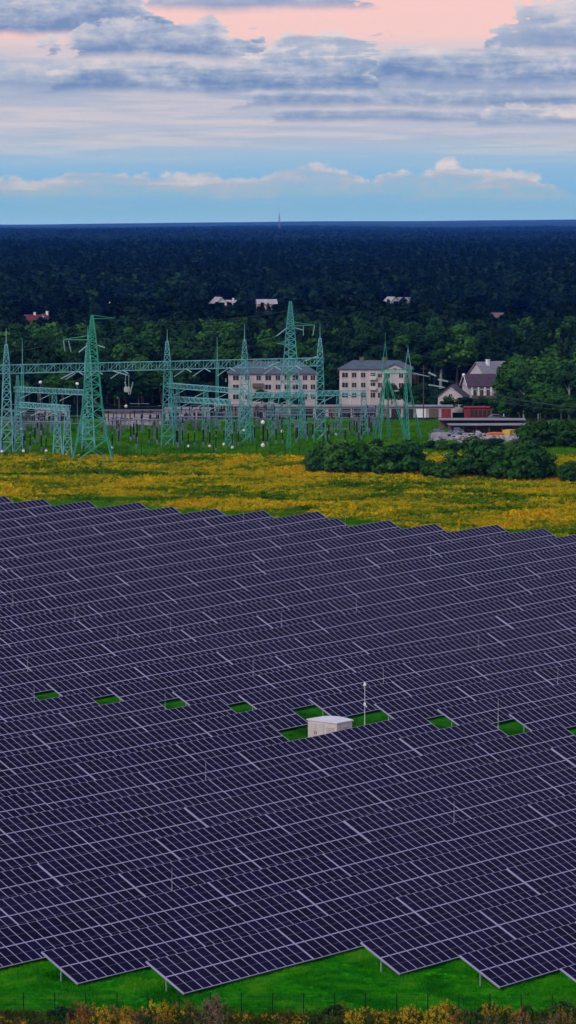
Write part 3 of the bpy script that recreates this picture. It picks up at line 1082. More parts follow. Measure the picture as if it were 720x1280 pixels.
def tuft(seed, n, r, h, w, m):
    rng = np.random.RandomState(seed)
    a = rng.uniform(0, 6.28, n); d = r * np.sqrt(rng.uniform(0, 1, n))
    bx, by = d * np.cos(a), d * np.sin(a)
    t = rng.uniform(0, 6.28, n); l = rng.uniform(.1, .6, n) * h
    hh = h * rng.uniform(.5, 1.1, n)
    ca, sa = np.cos(t) * w, np.sin(t) * w
    tx, ty = np.cos(t + 1.57) * l, np.sin(t + 1.57) * l
    z0 = np.zeros(n)
    v = np.stack([np.stack([bx - ca, by - sa, z0], -1), np.stack([bx + ca, by + sa, z0], -1),
                  np.stack([bx + ca * .6 + tx * .6, by + sa * .6 + ty * .6, hh * .75], -1), np.stack([bx + tx, by + ty, hh], -1)], 1).reshape(-1, 3)
    return np_mesh('tuft', v, np.arange(n * 4).reshape(-1, 4), m)


def flower_clump(seed):
    rng = np.random.RandomState(seed)
    L = [(rng.uniform(-.6, .6), rng.uniform(-.6, .6), rng.uniform(.2, .62), rng.uniform(.2, .42), rng.uniform(.2, .42), rng.uniform(.12, .34), 9) for _ in range(7)]
    v, f = leaf_cloud(rng, L, .17)
    v[:, 2] = np.maximum(v[:, 2], 0)
    return np_mesh('flower_clump', v, f, M['meadow'])


rng = np.random.RandomState(21)
n = 36000
y = rng.uniform(535, 684, n); x = rng.uniform(-1, 1, n) * (y * .095 + 8)
edge = 558 - .66 * x + 6 * np.sin(x / 7)
ok = (y > edge) & (rng.uniform(0, 1, n) < .92)
x, y = x[ok], y[ok]
s_ = rng.uniform(.55, 1.15, len(x)) * (1 + .35 * np.sin(x / 9 + y / 6) * np.sin(y / 11 - x / 23))
scatter('meadow_wildflowers', np.stack([x, y, ground(x, y)], -1), s_, [flower_clump(i) for i in range(6)], 8, .05)
# grassy fringe just behind the last tables, and the yard grass
n = 9000
x = rng.uniform(-65, 65, n); y = 552 - .66 * x + rng.uniform(-14, 16, n) + 5 * np.sin(x / 6)
k = rng.uniform(681, 800, 9000); kx = rng.uniform(-1, 1, 9000) * (k * .095 + 6)
x = np.concatenate([x, kx]); y = np.concatenate([y, k])
M['rough'] = patch_mat('rough_grass_blades', [(.35, (.03, .15, .005)), (.55, (.08, .28, .008)), (.70, (.20, .30, .014))], .12)
scatter('rough_grass', np.stack([x, y, ground(x, y)], -1), rng.uniform(.7, 1.5, len(x)), [tuft(60 + i, 26, .7, .55, .07, M['rough']) for i in range(4)], 9)
# mown lawn under and before the tables
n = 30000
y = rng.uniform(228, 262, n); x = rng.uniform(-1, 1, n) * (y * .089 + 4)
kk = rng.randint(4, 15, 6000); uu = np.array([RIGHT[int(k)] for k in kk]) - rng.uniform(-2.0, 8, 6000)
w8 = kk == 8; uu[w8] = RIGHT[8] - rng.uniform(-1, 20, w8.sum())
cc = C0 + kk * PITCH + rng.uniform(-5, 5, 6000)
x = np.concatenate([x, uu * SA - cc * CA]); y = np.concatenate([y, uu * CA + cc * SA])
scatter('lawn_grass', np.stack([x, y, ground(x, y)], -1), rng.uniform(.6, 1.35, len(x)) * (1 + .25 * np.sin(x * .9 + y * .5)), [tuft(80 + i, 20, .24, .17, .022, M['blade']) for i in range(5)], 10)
n = 5200
y = rng.uniform(221, 236.8, n); x = rng.uniform(-1, 1, n) * (y * .089 + 4)
M['straw'] = patch_mat('tall_weed_blades', [(.34, (.018, .045, .008)), (.46, (.05, .075, .010)), (.56, (.12, .095, .018)), (.68, (.20, .115, .030))], .35)
scatter('tall_weeds', np.stack([x, y, ground(x, y)], -1), rng.uniform(.5, 1.05, n), [tuft(120 + i, 40, .4, 1.0, .025, M['straw']) for i in range(4)], 12)

M['fl_yellow'] = leaf_mat('yellow_flower_heads', (.26, .17, .008), (.46, .30, .012), (.62, .42, .03))
M['fl_rust'] = leaf_mat('rust_seed_heads', (.16, .06, .018), (.30, .115, .035), (.40, .18, .06))
M['fl_pink'] = leaf_mat('pinkish_grass_plumes', (.12, .075, .045), (.22, .14, .095), (.32, .21, .15))
M['weedleaf'] = leaf_mat('weed_leaves', (.012, .034, .006), (.030, .070, .010), (.075, .11, .014))
M['stalk'] = mat('weed_stalk', (.09, .075, .025), .9, 0, .3, 5)


def weed_meshes(seed, top, h, w):
    """stems, leaves and flower heads of one clump of tall weeds"""
    rng = np.random.RandomState(seed)
    mb = MB(); heads = []; lv = []
    for i in range(22):
        a = rng.uniform(0, 6.28); d = w * math.sqrt(rng.uniform(0, 1)); hh = h * rng.uniform(.6, 1.08) * (1 - .25 * d / w)
        x0, y0 = d * .75 * math.cos(a), d * .75 * math.sin(a)
        x1, y1 = d * 1.05 * math.cos(a) + rng.normal(scale=.05), d * 1.05 * math.sin(a) + rng.normal(scale=.05)
        mb.bar((x0, y0, -.1), (x1, y1, hh * .92), .014, .006, n=3)
        for j in range(4):
            f = rng.uniform(.25, .85)
            lv.append((x0 + (x1 - x0) * f, y0 + (y1 - y0) * f, hh * f, .17, .17, .14, 6))
        if top:
            heads.append((x1, y1, hh, .12 * rng.uniform(.7, 1.5), .12 * rng.uniform(.7, 1.5), .15 * rng.uniform(.6, 1.6), 26))
    v, f = leaf_cloud(rng, lv, .075, .8)
    leaf = np_mesh('weed_leaves', v, f, M['weedleaf'])
    head = None
    if top:
        v, f = leaf_cloud(rng, heads, .032, 1.0, .1)
        head = np_mesh('flower_heads', v, f, M[top])
    return mb.mesh('weed_stems', [M['stalk']]), leaf, head


WV = {t: [weed_meshes(300 + 11 * i + j * 97, t, 1.35, .75) for i in range(3)] for j, t in enumerate(('fl_yellow', 'fl_rust', 'fl_pink', None))}
WL = {'fl_yellow': ('goldenrod_plant', 'clump of tall weeds with yellow flower heads in the bank below the wire fence', 'yellow flowering weeds of the bank'),
      'fl_rust': ('dock_plant', 'clump of weeds with rust brown seed heads in the bank below the wire fence', 'rust brown weeds of the bank'),
      'fl_pink': ('tall_grass_plant', 'clump with pinkish beige grass plumes in the bank below the wire fence', 'pinkish grass plumes of the bank'),
      None: ('weed_plant', 'leafy green weed clump without flowers in the bank below the wire fence', 'green weeds of the bank')}
# what grows where along the bank: (px, top row, kind)
BANK = []
for px0, px1, top, kinds in ((-40, 28, 1259, 'gg rg'), (28, 50, 1261, 'yyg'), (50, 84, 1254, 'ggg'), (84, 102, 1253, 'rrg'), (102, 128, 1261, 'ggr'), (128, 156, 1258, 'yyr'), (156, 184, 1259, 'rypr'),
                             (184, 218, 1250, 'yrgpy'), (218, 240, 1246, 'gyr'), (240, 290, 1245, 'ppg'), (290, 320, 1264, 'ggy'), (320, 396, 1267, 'gyg'), (396, 440, 1253, 'grgg'), (440, 488, 1260, 'yyyg'), (488, 508, 1265, 'gyg'),
                             (508, 572, 1254, 'yyyy'), (572, 660, 1250, 'ggyg'), (660, 700, 1258, 'ggg'), (700, 760, 1246, 'ggg')):
    px = px0
    while px < px1:
        BANK.append((px + rnd.uniform(-3, 3), top + rnd.uniform(-3, 4), rnd.choice(kinds.replace(' ', ''))))
        px += 12
KD = {'y': 'fl_yellow', 'r': 'fl_rust', 'p': 'fl_pink', 'g': None}
for row, (yy0, drop) in enumerate(((235.2, 0), (232.6, 9), (229.6, 17))):
    for px, top, kd in BANK:
        if row and rnd.random() < .35:
            continue
        y = yy0 + rnd.uniform(-.9, .9)
        x = px_x(px + rnd.uniform(-8, 8), y)
        g = gz(x, y)
        zt = at_y(px, top + drop + rnd.uniform(-2, 3), y)[2]
        h = min(max(zt - g, .5), 2.3)
        key = KD[kd if row == 0 or rnd.random() < .6 else rnd.choice('yrgg')]
        if row == 2 and 600 < px < 700: key = 'fl_pink'
        nm, lab, grp = WL[key]
        st_, lf, hd = rnd.choice(WV[key])
        t = thing(nm, lab, 'weed', (x, y, g), rnd.uniform(0, 6.28), grp)
        t.scale = (1.05, 1.05, h / 1.35)
        link('stems', st_, t); link('leaves', lf, t)
        if hd: link('flower_heads', hd, t)
for px, y, top, lab in ((712, 236.0, 1243, 'bright green bush at the right end of the weed bank'), (75, 234.6, 1253, 'dark green bush near the left end of the weed bank'),
                        (612, 235.4, 1250, 'broad green bush in the weed bank below the front row corner'), (418, 235.4, 1253, 'brownish green bush at the middle of the weed bank')):
    x = px_x(px, y)
    plant('bush', ('shrub', 'leaf_bright' if px > 700 or px == 612 else 'leaf'), x, y, at_y(px, top, y)[2] - gz(x, y), lab, 'bush', None, 1.35)

# ------------------------------------------------------------------ fences
M['fence'] = mat('dark_green_fence_paint', (.008, .034, .014), .8, 0, .2, 3, .05)


def fence(x0, x1, y0, y1, step_, h, label, wires, verts, r, name='wire_fence'):
    t = thing(name, label, 'fence', (0, 0, 0))
    n = int(round(math.hypot(x1 - x0, y1 - y0) / step_))
    pts = []
    post = None
    for i in range(n + 1):
        f = i / n
        x, y = x0 + (x1 - x0) * f, y0 + (y1 - y0) * f
        z = gz(x, y); pts.append((x, y, z))
        if post is None:
            mb = MB(); mb.box((0, 0, h / 2 - .1), (r * 3.2, r * 3.2, h + .2)); mb.box((0, 0, h + .012), (r * 4, r * 4, .02))
            post = mb.mesh('fence_post', [M['fence']])
        link('post', post, t, (x, y, z))
    mb = MB()
    for a, b in zip(pts[:-1], pts[1:]):
        for j in range(wires):
            z = .1 + (h - .15) * j / (wires - 1)
            mb.bar((a[0], a[1] - .04, a[2] + z), (b[0], b[1] - .04, b[2] + z), r * .22, n=3)
        m_ = verts
        for j in range(1, m_):
            f = j / m_
            x, y, z = (a[q] + (b[q] - a[q]) * f for q in range(3))
            mb.bar((x, y - .04, z + .08), (x, y - .04, z + h - .06), r * .16, n=3)
    mb.build('wire_mesh', M['fence'], t)


fence(-26, 26, 238.0, 238.4, 2.22, 1.75, 'dark green wire mesh fence between the lawn and the weed bank', 9, 14, .026)
fence(px_x(-60, 681), px_x(392, 690), 681, 690, 3.0, 2.2, 'green wire mesh fence along the meadow side of the switchyard', 8, 10, .035)

# ------------------------------------------------------------------ kiosk, camera mast and lightning rods among the tables
M['kiosk'] = mat('kiosk_render', (.60, .52, .51), .7, 0, .14, 1.3)
M['kioskroof'] = mat('kiosk_roof_sheet', (.66, .66, .72), .5, 0, .08, .7)
M['door'] = mat('kiosk_door_metal', (.55, .48, .47), .5, 0, .08, 1)
M['dark'] = mat('dark_gap', (.02, .02, .025), .8, 0, .2, 2)
M['white'] = mat('white_paint', (.78, .78, .78), .5, 0, .06, 2)
kx, ky, kz = at(413.5, 918)
kx, ky, _z = at(412.5, 897.5, gz(kx, ky) + 2.95)
kx, ky, _z = at(412.5, 897.5, gz(kx, ky) + 2.95)
print('KIOSK c', (-CA * kx + SA * ky - C0) / PITCH, 'u', SA * kx + CA * ky)
kz = gz(kx, ky)
# local x runs across the rows towards the camera side, local y along the rows
t = thing('transformer_kiosk', 'pale pinkish transformer kiosk with a shallow metal roof in the gap between tables', 'kiosk', (kx, ky, kz), -R(90) + (R(90) - ALPHA))
mb = MB(); mb.box((0, 0, .1), (4.3, 2.8, .5), bev=.04); mb.build('plinth', mat('concrete', (.36, .35, .34), .9, 0, .2, 2), t)
mb = MB(); mb.box((0, 0, 1.52), (4.1, 2.6, 2.34), bev=.03); mb.build('body', M['kiosk'], t)
mb = MB()
sec = [(-2.16, 2.66), (-2.16, 2.78), (-1.2, 2.91), (0, 2.96), (1.2, 2.91), (2.16, 2.78), (2.16, 2.66)]
mb.rings([[(x, yy, z) for x, z in sec] for yy in (-1.40, 1.40)]); mb.build('roof', M['kioskroof'], t)
for s in (-1, 1):
    mb = MB(); mb.box((-.9 + s * .56, -1.325, 1.42), (1.06, .05, 2.05), bev=.012)
    d = mb.build('door', M['door'], t)
    mb = MB(); mb.box((-.9 + s * .12, -1.37, 1.4), (.04, .05, .3)); mb.build('handle', M['dark'], d)
mb = MB()
for i in range(6):
    mb.box((1.15, -1.33, 1.6 + i * .11), (1.1, .05, .06))
mb.build('vent', M['door'], t)
mb = MB()
for i in range(6):
    mb.box((2.075, .1, 1.6 + i * .11), (.05, 1.0, .06))
mb.build('vent', M['door'], t)
mx, my, _z = at(456, 853.5, gz(kx, ky) + 4.9)
mx, my, _z = at(456, 853.5, gz(mx, my) + 4.9)
print('MAST c', (-CA * mx + SA * my - C0) / PITCH, 'u', SA * mx + CA * my)
mz = gz(mx, my)
t = thing('camera_mast', 'slim white mast with a dome camera beside the kiosk', 'camera mast', (mx, my, mz))
mb = MB(); mb.lathe((0, 0, -.2), [(.04, 0), (.04, 1.2), (.028, 1.25), (.024, 4.9), (.0, 4.92)], 8); mb.build('pole', M['white'], t)
mb = MB(); mb.lathe((0, -.04, 4.62), [(.0, -.02), (.16, 0), (.19, .08), (.12, .22), (.05, .42), (.0, .46)], 10); mb.build('camera_dome', M['white'], t)
mb = MB(); mb.box((.0, -.12, 2.55), (.26, .16, .36), bev=.02); mb.lathe((.17, -.1, 2.3), [(.0, -.1), (.08, -.06), (.08, .06), (0, .1)], 8); mb.build('junction_box', M['white'], t)
M['rod'] = mat('lightning_rod_metal', (.46, .44, .52), .5, .2, .1, 2)
mb = MB(); mb.lathe((0, 0, -.2), [(.03, 0), (.028, 2.6), (.02, 2.65), (.010, 4.3), (0, 4.32)], 6)
rod_me = mb.mesh('rod', [M['rod']])
mb = MB(); mb.box((0, .08, 1.0), (.16, .1, .12)); mb.box((0, .08, 1.9), (.14, .1, .1))
clamp_me = mb.mesh('clamp', [M['rod']])
RODS = [(92, 760), (212, 770), (32, 825), (40, 855), (316, 824), (205, 865), (432, 650), (539, 683), (446, 745), (600, 795), (480, 850), (700, 829), (625, 881), (256, 970),
        (213, 1077), (14, 742), (304, 643), (352, 777), (146, 795), (570, 1000)]
WHERE = ['near the left edge above the row of grass gaps', 'upper left of the field, left of the middle', 'by the left edge above the grass gaps', 'just above the second grass gap from the left',
         'above the kiosk to its left', 'beside the fourth grass gap from the left', 'at the far edge of the tables, middle', 'near the far edge, right of the middle', 'in the upper middle of the field',
         'right of the middle above the camera mast', 'just right of the camera mast', 'by the right edge above the grass gaps', 'beside the grass gap farthest right but one',
         'below the grass gaps, left of the kiosk', 'in the lower left of the field', 'by the left edge far back', 'at the far edge left of the middle', 'straight above the kiosk far back',
         'left of the middle above the third grass gap', 'in the lower right of the field']
for (px, ptop), wh in zip(RODS, WHERE):
    x, y, z = at(px, ptop + 22)
    for _ in range(6):
        g = gz(x, y)
        rx, ry, rz_ = ray(px, ptop); tt = (g + 4.1 - CZ) / rz_
        x, y = rx * tt, ry * tt
    # stand in the aisle just behind the nearest row
    c = -CA * x + SA * y; k = math.floor((c - C0) / PITCH + .5); cc = C0 + k * PITCH + 2.15
    y = cc / (SA - CA * (px - 360) / FPX); x = px_x(px, y)
    t = thing('lightning_rod', 'thin grey lightning rod ' + wh, 'lightning rod', (x, y, gz(x, y)), 0, 'lightning rods among the tables')
    link('rod', rod_me, t); link('clamp', clamp_me, t)

# ------------------------------------------------------------------ the switchyard
M['teal'] = mat('teal_weathered_steel', (.060, .30, .30), .55, 0, .3, .25)
M['teal_pale'] = mat('pale_teal_steel', (.14, .41, .45), .5, 0, .25, .25)
M['green_steel'] = mat('green_painted_steel', (.026, .27, .175), .55, 0, .3, .3)
M['insul'] = mat('glass_insulators', (.30, .46, .50), .4, 0, .1, 2)
M['porc'] = mat('dark_porcelain', (.010, .009, .014), .7, 0, .2, 2, .1)
M['greysteel'] = mat('grey_blue_steel', (.13, .16, .23), .5, .1, .2, 1)
M['cable'] = mat('conductor_wire', (.05, .075, .075), .5, .2, .1, 1)


def lattice(mb, prof, c=(0, 0, 0), leg=.085, br=.05, panels=None):
    """square lattice mast: prof = [(height, width)], X braced"""
    zs = [p[0] for p in prof]; ws = [p[1] for p in prof]
    z = zs[0]; lv = [z]
    while z < zs[-1] - .25:
        w = np.interp(z, zs, ws)
        z = min(zs[-1], z + max(w * (panels or 1.0), .7))
        if zs[-1] - z < .4: z = zs[-1]
        lv.append(z)
    def cor(z):
        w = np.interp(z, zs, ws) / 2
        return [(c[0] + sx * w, c[1] + sy * w, c[2] + z) for sx, sy in ((-1, -1), (1, -1), (1, 1), (-1, 1))]
    for a, b in zip(lv[:-1], lv[1:]):
        A, B = cor(a), cor(b)
        for i in range(4):
            j = (i + 1) % 4
            mb.bar(A[i], B[i], leg, n=4)
            mb.bar(A[i], B[j], br, n=3); mb.bar(A[j], B[i], br, n=3)
            mb.bar(B[i], B[j], br, n=3)


def truss(mb, a, b, w, h, n, leg=.075, br=.045):
    """box beam between a and b (bottom centre line)"""
    a, b = Vector(a), Vector(b)
    d = (b - a); L = d.length; d.normalize()
    s = Vector((-d.y, d.x, 0)).normalized() * (w / 2)
    up = Vector((0, 0, h))
    P = lambda i, q: a + d * (L * i / n) + (s if q & 1 else -s) + (up if q & 2 else Vector())
    for q in range(4):
        mb.bar(P(0, q), P(n, q), leg, n=4)
    for i in range(n):
        k = i % 2
        for q0, q1 in ((0, 2), (1, 3), (2, 3), (0, 1)):
            mb.bar(P(i, q0 if k else q1), P(i + 1, q1 if k else q0), br, n=3)
        for q0, q1 in ((0, 2), (1, 3)):
            mb.bar(P(i, q0), P(i, q1), br, n=3)


def string(mb, a, b, r=.13, n=9):
    r *= .8
    a, b = Vector(a), Vector(b)
    mb.bar(a, b, r * .35, n=4)
    for i in range(n):
        p = a.lerp(b, (i + .2) / n); q = a.lerp(b, (i + .75) / n)
        mb.bar(p, q, r, r * .6, n=6)


# big portal across the yard: five lattice columns with spires and one long beam
PA, PB = Vector((px_x(8, 690), 690, 0)), Vector((px_x(400, 727), 727, 0))
g0 = FAR - .1
t = thing('portal_gantry', 'long teal lattice portal with five spired columns across the whole switchyard', 'gantry', (PA.x, PA.y, g0))
for i in range(5):
    c = PA.lerp(PB, i / 4) - PA
    mb = MB(); lattice(mb, [(-.3, 2.7), (16.4, 1.35), (18.4, 1.3)], (c.x, c.y, 0), .085, .05, 1.0)
    col = mb.build('column', M['teal_pale'] if i in (0, 1) else M['teal'], t)
    mb = MB(); lattice(mb, [(18.4, 1.3), (22.6, .55)], (c.x, c.y, 0), .06, .04, 1.1); mb.bar((c.x, c.y, 22.4), (c.x, c.y, 26.0 if i != 2 else 25.2), .10, .03, n=5)
    mb.build('spire', M['teal_pale'], col)
mb = MB(); e = (PB - PA); truss(mb, (-e.x * .16, -e.y * .16, 16.6), (e.x * 1.0, e.y, 16.6), 1.5, 1.75, 46)
mb.build('beam', M['teal_pale'], t)
for f in (-.08, .22, .28, .36, .56, .62, .70, .85, .92):
    c = e * f
    for s in (-1, 1):
        mb = MB(); string(mb, (c.x, c.y - .4, 16.7), (c.x + s * 1.9 - .6, c.y - 3.4, 15.6 + .5 * s), .15)
        mb.build('insulator_string', M['insul'], t)

# lower gantries inside the yard
GANT = [(22, 483.5, 106, 487.5, 'lower teal gantry behind the left end of the big portal', (0, .55, 1)), (23, 502.5, 84, 507, 'lowest teal gantry nearest the left end of the yard', (0, .8, 1)),
        (214, 479, 302, 486, 'lower teal gantry between the third and fourth portal columns', (0, .5, 1)), (222, 496, 286, 499.5, 'small low gantry in front of the middle gantry', (0, 1)),
        (376, 489, 455, 488, 'lower teal gantry by the right end of the big portal', (0, .6, 1)), (312, 491, 378, 490, 'lower teal gantry before the larger block of flats', (0, .4, 1))]
for xa, ya, xb, yb, lab, cols in GANT:
    zb = 20.4
    A = Vector(at(xa, ya, zb)); B = Vector(at(xb, yb, zb))
    A.z = B.z = 0; L = B - A
    gg = FAR
    t = thing('low_gantry', lab, 'gantry', (A.x, A.y, gg), 0, 'lower gantries of the switchyard')
    h = zb - gg
    mb = MB(); truss(mb, (-L.x * .03, -L.y * .03, h - 1.1), (L.x * 1.03, L.y * 1.03, h - 1.1), 1.1, 1.1, 22, .07, .042); mb.build('beam', M['teal_pale'], t)
    for f in cols:
        c = L * f
        mb = MB(); lattice(mb, [(-.2, 1.9), (h - 1.1, .9), (h + (2.6 if f == 0 else .1), .4)], (c.x, c.y, 0), .07, .042, 1.15)
        mb.build('column', M['teal_pale'] if lab.startswith('lowest') else M['teal'], t)
    for k in range(3):
        c = L * (.18 + .3 * k)
        mb = MB(); string(mb, (c.x + .6, c.y, h - 1.2), (c.x - 2.2, c.y - 1.5, h - 2.5), .14, 8); mb.build('insulator_string', M['insul'], t)
        mb = MB(); mb.tube([(c.x - 2.2, c.y - 1.5, h - 2.5), (c.x - 2.3, c.y - 1.6, h - 4.5), (c.x - 1.6, c.y - 1.0, 4.9)], .035, 3); mb.build('dropper_wire', M['cable'], t)


def pylon(px, Yd, label, prof, arms, strings, m, pole=None):
    x = px_x(px, Yd); g = gz(x, Yd)
    t = thing('lattice_pylon', label, 'pylon', (x, Yd, g))
    mb = MB(); lattice(mb, prof, (0, 0, 0), .12, .07, .6); mb.build('tower_body', m, t)
    top = prof[-1][0]
    for s, z, L, dy in arms:
        mb = MB()
        w = float(np.interp(z, [p[0] for p in prof], [p[1] for p in prof])) / 2
        for q in (-1, 1):
            mb.bar((0, q * w, z), (s * L, 0, z + .1), .07, n=4)
            mb.bar((0, q * w, z + 1.0 if z + 1 < top else top), (s * L, 0, z + .1), .05, n=4)
        mb.bar((s * L, 0, z + .1), (s * L, 0, z + .5), .05)
        mb.build('cross_arm', m, t)
    for a, b in strings:
        mb = MB(); string(mb, a, b, .19, 10); mb.build('insulator_string', M['insul'], t)
    return t


pylon(115.5, 672, 'big green lattice pylon with splayed feet at the left of the meadow edge', [(-.4, 8.4), (5.6, 5.7), (11, 3.9), (19, 2.5), (24, 1.75), (29.6, .35)],
      [(1, 28.9, 4.6, 0), (-1, 24.6, 5.8, 0)],
      [((-.9, -.3, 23.6), (-2.6, -2.6, 22.2)), ((.6, -.3, 23.7), (2.6, -1.2, 23.1)), ((-5.8, 0, 24.5), (-5.5, 0, 22.3)), ((-4.8, 0, 24.5), (-4.3, 0, 22.2)),
       ((-3.6, -.8, 18.2), (-6.2, -2.8, 16.9)), ((4.2, -.8, 18.4), (7.2, -2.2, 17.6)), ((6.5, -.6, 16.2), (7.4, -.6, 13.6)), ((8.2, -.6, 16.2), (7.6, -.6, 13.6))], M['green_steel'])
pylon(363, 772, 'tall narrow lattice pylon before the larger block of flats', [(-.4, 7.6), (10, 4.4), (18, 2.7), (23, 1.9), (29.5, .5)],
      [(1, 23.9, 5.6, 0), (-1, 19.6, 3.0, 0)],
      [((-.8, -.3, 23.4), (-3.2, -2.4, 21.6)), ((.8, -.3, 23.5), (3.0, -1.0, 22.9)), ((3.0, 0, 23.9), (3.0, 0, 21.6)), ((5.6, 0, 23.9), (5.2, 0, 21.6)),
       ((-2.6, -1, 15.6), (-6, -2.5, 14.0)), ((3.4, -1, 15.8), (6.4, -2.5, 17.0))], M['teal'])
for px, Yd, top, lab in ((361, 698, 425, 'slim green lightning mast standing before the narrow pylon'), (28, 768, 424, 'slim lightning mast behind the first portal column'),
                         (271.5, 775, 421, 'slim lightning mast behind the portal between the third and fourth columns')):
    x = px_x(px, Yd); g = gz(x, Yd); h = at_y(px, top, Yd)[2] - g
    t = thing('lightning_mast', lab, 'mast', (x, Yd, g))
    mb = MB(); lattice(mb, [(-.3, .8), (h * .72, .45)], (0, 0, 0), .075, .04, 1.4); mb.build('mast_body', M['green_steel'] if px > 350 else M['teal'], t)
    mb = MB(); mb.bar((0, 0, h * .70), (0, 0, h), .09, .03, n=5); mb.build('rod', M['teal_pale'], t)

# splayed portal pylon at the right of the yard
Yd = 728; xc = px_x(482, Yd); g = gz(xc, Yd)
t = thing('portal_pylon', 'green portal pylon on splayed lattice legs before the smaller block of flats', 'pylon', (xc, Yd, g))


def slim(mb, a, b, w0, w1, n, leg=.07, br=.04):
    a, b = Vector(a), Vector(b); d = (b - a).normalized()
    u = d.orthogonal().normalized(); v = d.cross(u)
    P = lambda i, q: a.lerp(b, i / n) + (u * math.cos(q * 2.094 + .5) + v * math.sin(q * 2.094 + .5)) * (w0 + (w1 - w0) * i / n)
    for i in range(n):
        for q in range(3):
            mb.bar(P(i, q), P(i + 1, q), leg, n=4); mb.bar(P(i, q), P(i + 1, (q + 1) % 3), br, n=3)


for fx, fy, tx in ((-2.6, 2.4, .0), (-1.4, -3.0, .0), (1.0, 3.5, .3), (4.9, -2.6, .2), (8.0, 1.6, 4.6), (5.0, -3.0, 4.4), (4.0, 3.2, 4.4)):
    mb = MB(); slim(mb, (fx, fy, -.3), (tx, fy * .06, 14.9), .34, .16, 12); mb.build('leg', M['green_steel'], t)
mb = MB(); truss(mb, (-1.0, 0, 14.7), (6.2, 0, 14.9), .9, .9, 9, .075, .045); mb.build('beam', M['green_steel'], t)
for c, h in ((-.1, 21.6), (4.9, 20.2)):
    mb = MB()
    for q in range(4):
        a = q * 1.57 + .78
        mb.bar((c + 1.0 * math.cos(a), .8 * math.sin(a), 15.5), (c, 0, h), .075, .05, n=4)
    mb.bar((c, 0, h - .1), (c, 0, h + (2.2 if c < 0 else .6)), .05, .03)
    mb.build('spire', M['teal_pale'] if c > 0 else M['green_steel'], t)
for a, b in (((-1.0, -.3, 14.8), (-3.6, -1.5, 14.6)), ((6.2, -.3, 14.9), (9.4, -.8, 14.2)), ((5.0, .3, 14.8), (8.2, 3, 14.3))):
    mb = MB(); string(mb, a, b, .17, 10); mb.build('insulator_string', M['insul'], t)

# loose strings of insulators on the line that leaves the yard to the right
def wire(name, pts, label, r=.03, sag=0.0, group='power line wires', cat='power line'):
    mb = MB()
    for a, b in zip(pts[:-1], pts[1:]):
        a, b = Vector(a), Vector(b); n = 14; P = []
        for i in range(n + 1):
            f = i / n; p = a.lerp(b, f); p.z -= sag * 4 * f * (1 - f); P.append(tuple(p))
        mb.tube(P, r, 3)
    return tag(mb.build(name, M['cable']), label, cat, group)


for (pa, pb, lab) in (((536, 466), (545, 470), 'upper'), ((548, 474.5), (560, 477), 'middle'), ((536, 481), (556, 484.5), 'lower')):
    a = at_y(pa[0], pa[1], 735); b = at_y(pb[0], pb[1], 742)
    t = thing('insulator_set', f'{lab} of three pale insulator strings hanging in the line left of the brown roofed house', 'insulator', a)
    mb = MB(); string(mb, (0, 0, 0), tuple(Vector(b) - Vector(a)), .24, 12); mb.build('insulator_string', M['insul'], t)
    mb = MB(); e_ = Vector(b) - Vector(a); f_ = Vector(at_y(790, 508 + 6 * len(lab) % 9, 690)) - Vector(a)
    P = [tuple(e_.lerp(f_, i / 16) - Vector((0, 0, 8 * (i / 16) * (1 - i / 16)))) for i in range(17)]
    mb.tube(P, .045, 3); mb.build('conductor', M['cable'], t)
    mb = MB(); s0 = Vector((px_x(515, 728), 728, gz(xc, 728) + 14.9)) - Vector(a)
    mb.tube([tuple(s0), (0, 0, 0)], .035, 3); mb.build('jumper', M['cable'], t)
wire('power_line_wire', [at_y(113, 398, 672), at_y(362, 388, 772), at_y(482, 434, 728), at_y(760, 470, 690)], 'earth wire strung from the big left pylon to the right picture edge', .032, 1.5)
wire('power_line_wire', [at_y(113, 430, 672), at_y(365, 424, 772), at_y(512, 462, 728)], 'conductor strung between the two tall lattice pylons and the splayed portal', .032, 2.0)
wire('power_line_wire', [at_y(-20, 440, 700), at_y(80, 425, 672)], 'conductor reaching the big left pylon from the left picture edge', .032, .8)
wire('busbar_wire', [at_y(-10, 527, 700), at_y(110, 526, 745)], 'straight busbar wire across the left part of the yard', .05, .1)
wire('busbar_wire', [at_y(118, 502, 700), at_y(205, 507, 745)], 'slack busbar wire right of the big left pylon', .045, .6)
t = thing('utility_pole', 'thin dark wooden pole right of the splayed portal pylon', 'pole', (px_x(529.5, 812), 812, FAR))
mb = MB(); mb.bar((0, 0, -.3), (0, 0, 13), .17, .11, n=8); mb.build('shaft', M['bark'], t)
mb = MB(); mb.box((0, 0, 12.2), (1.5, .12, .12)); mb.build('crossarm', M['bark'], t)

# yard apparatus: slender posts, disconnectors and breakers
def ribbed(mb, c, r, h, n):
    prof = [(0, 0)]
    for i in range(n):
        z = h * i / n
        prof += [(r, z + h / n * .1), (r * .6, z + h / n * .75)]
    prof += [(r * .7, h), (0, h)]
    mb.lathe(c, prof, 7)


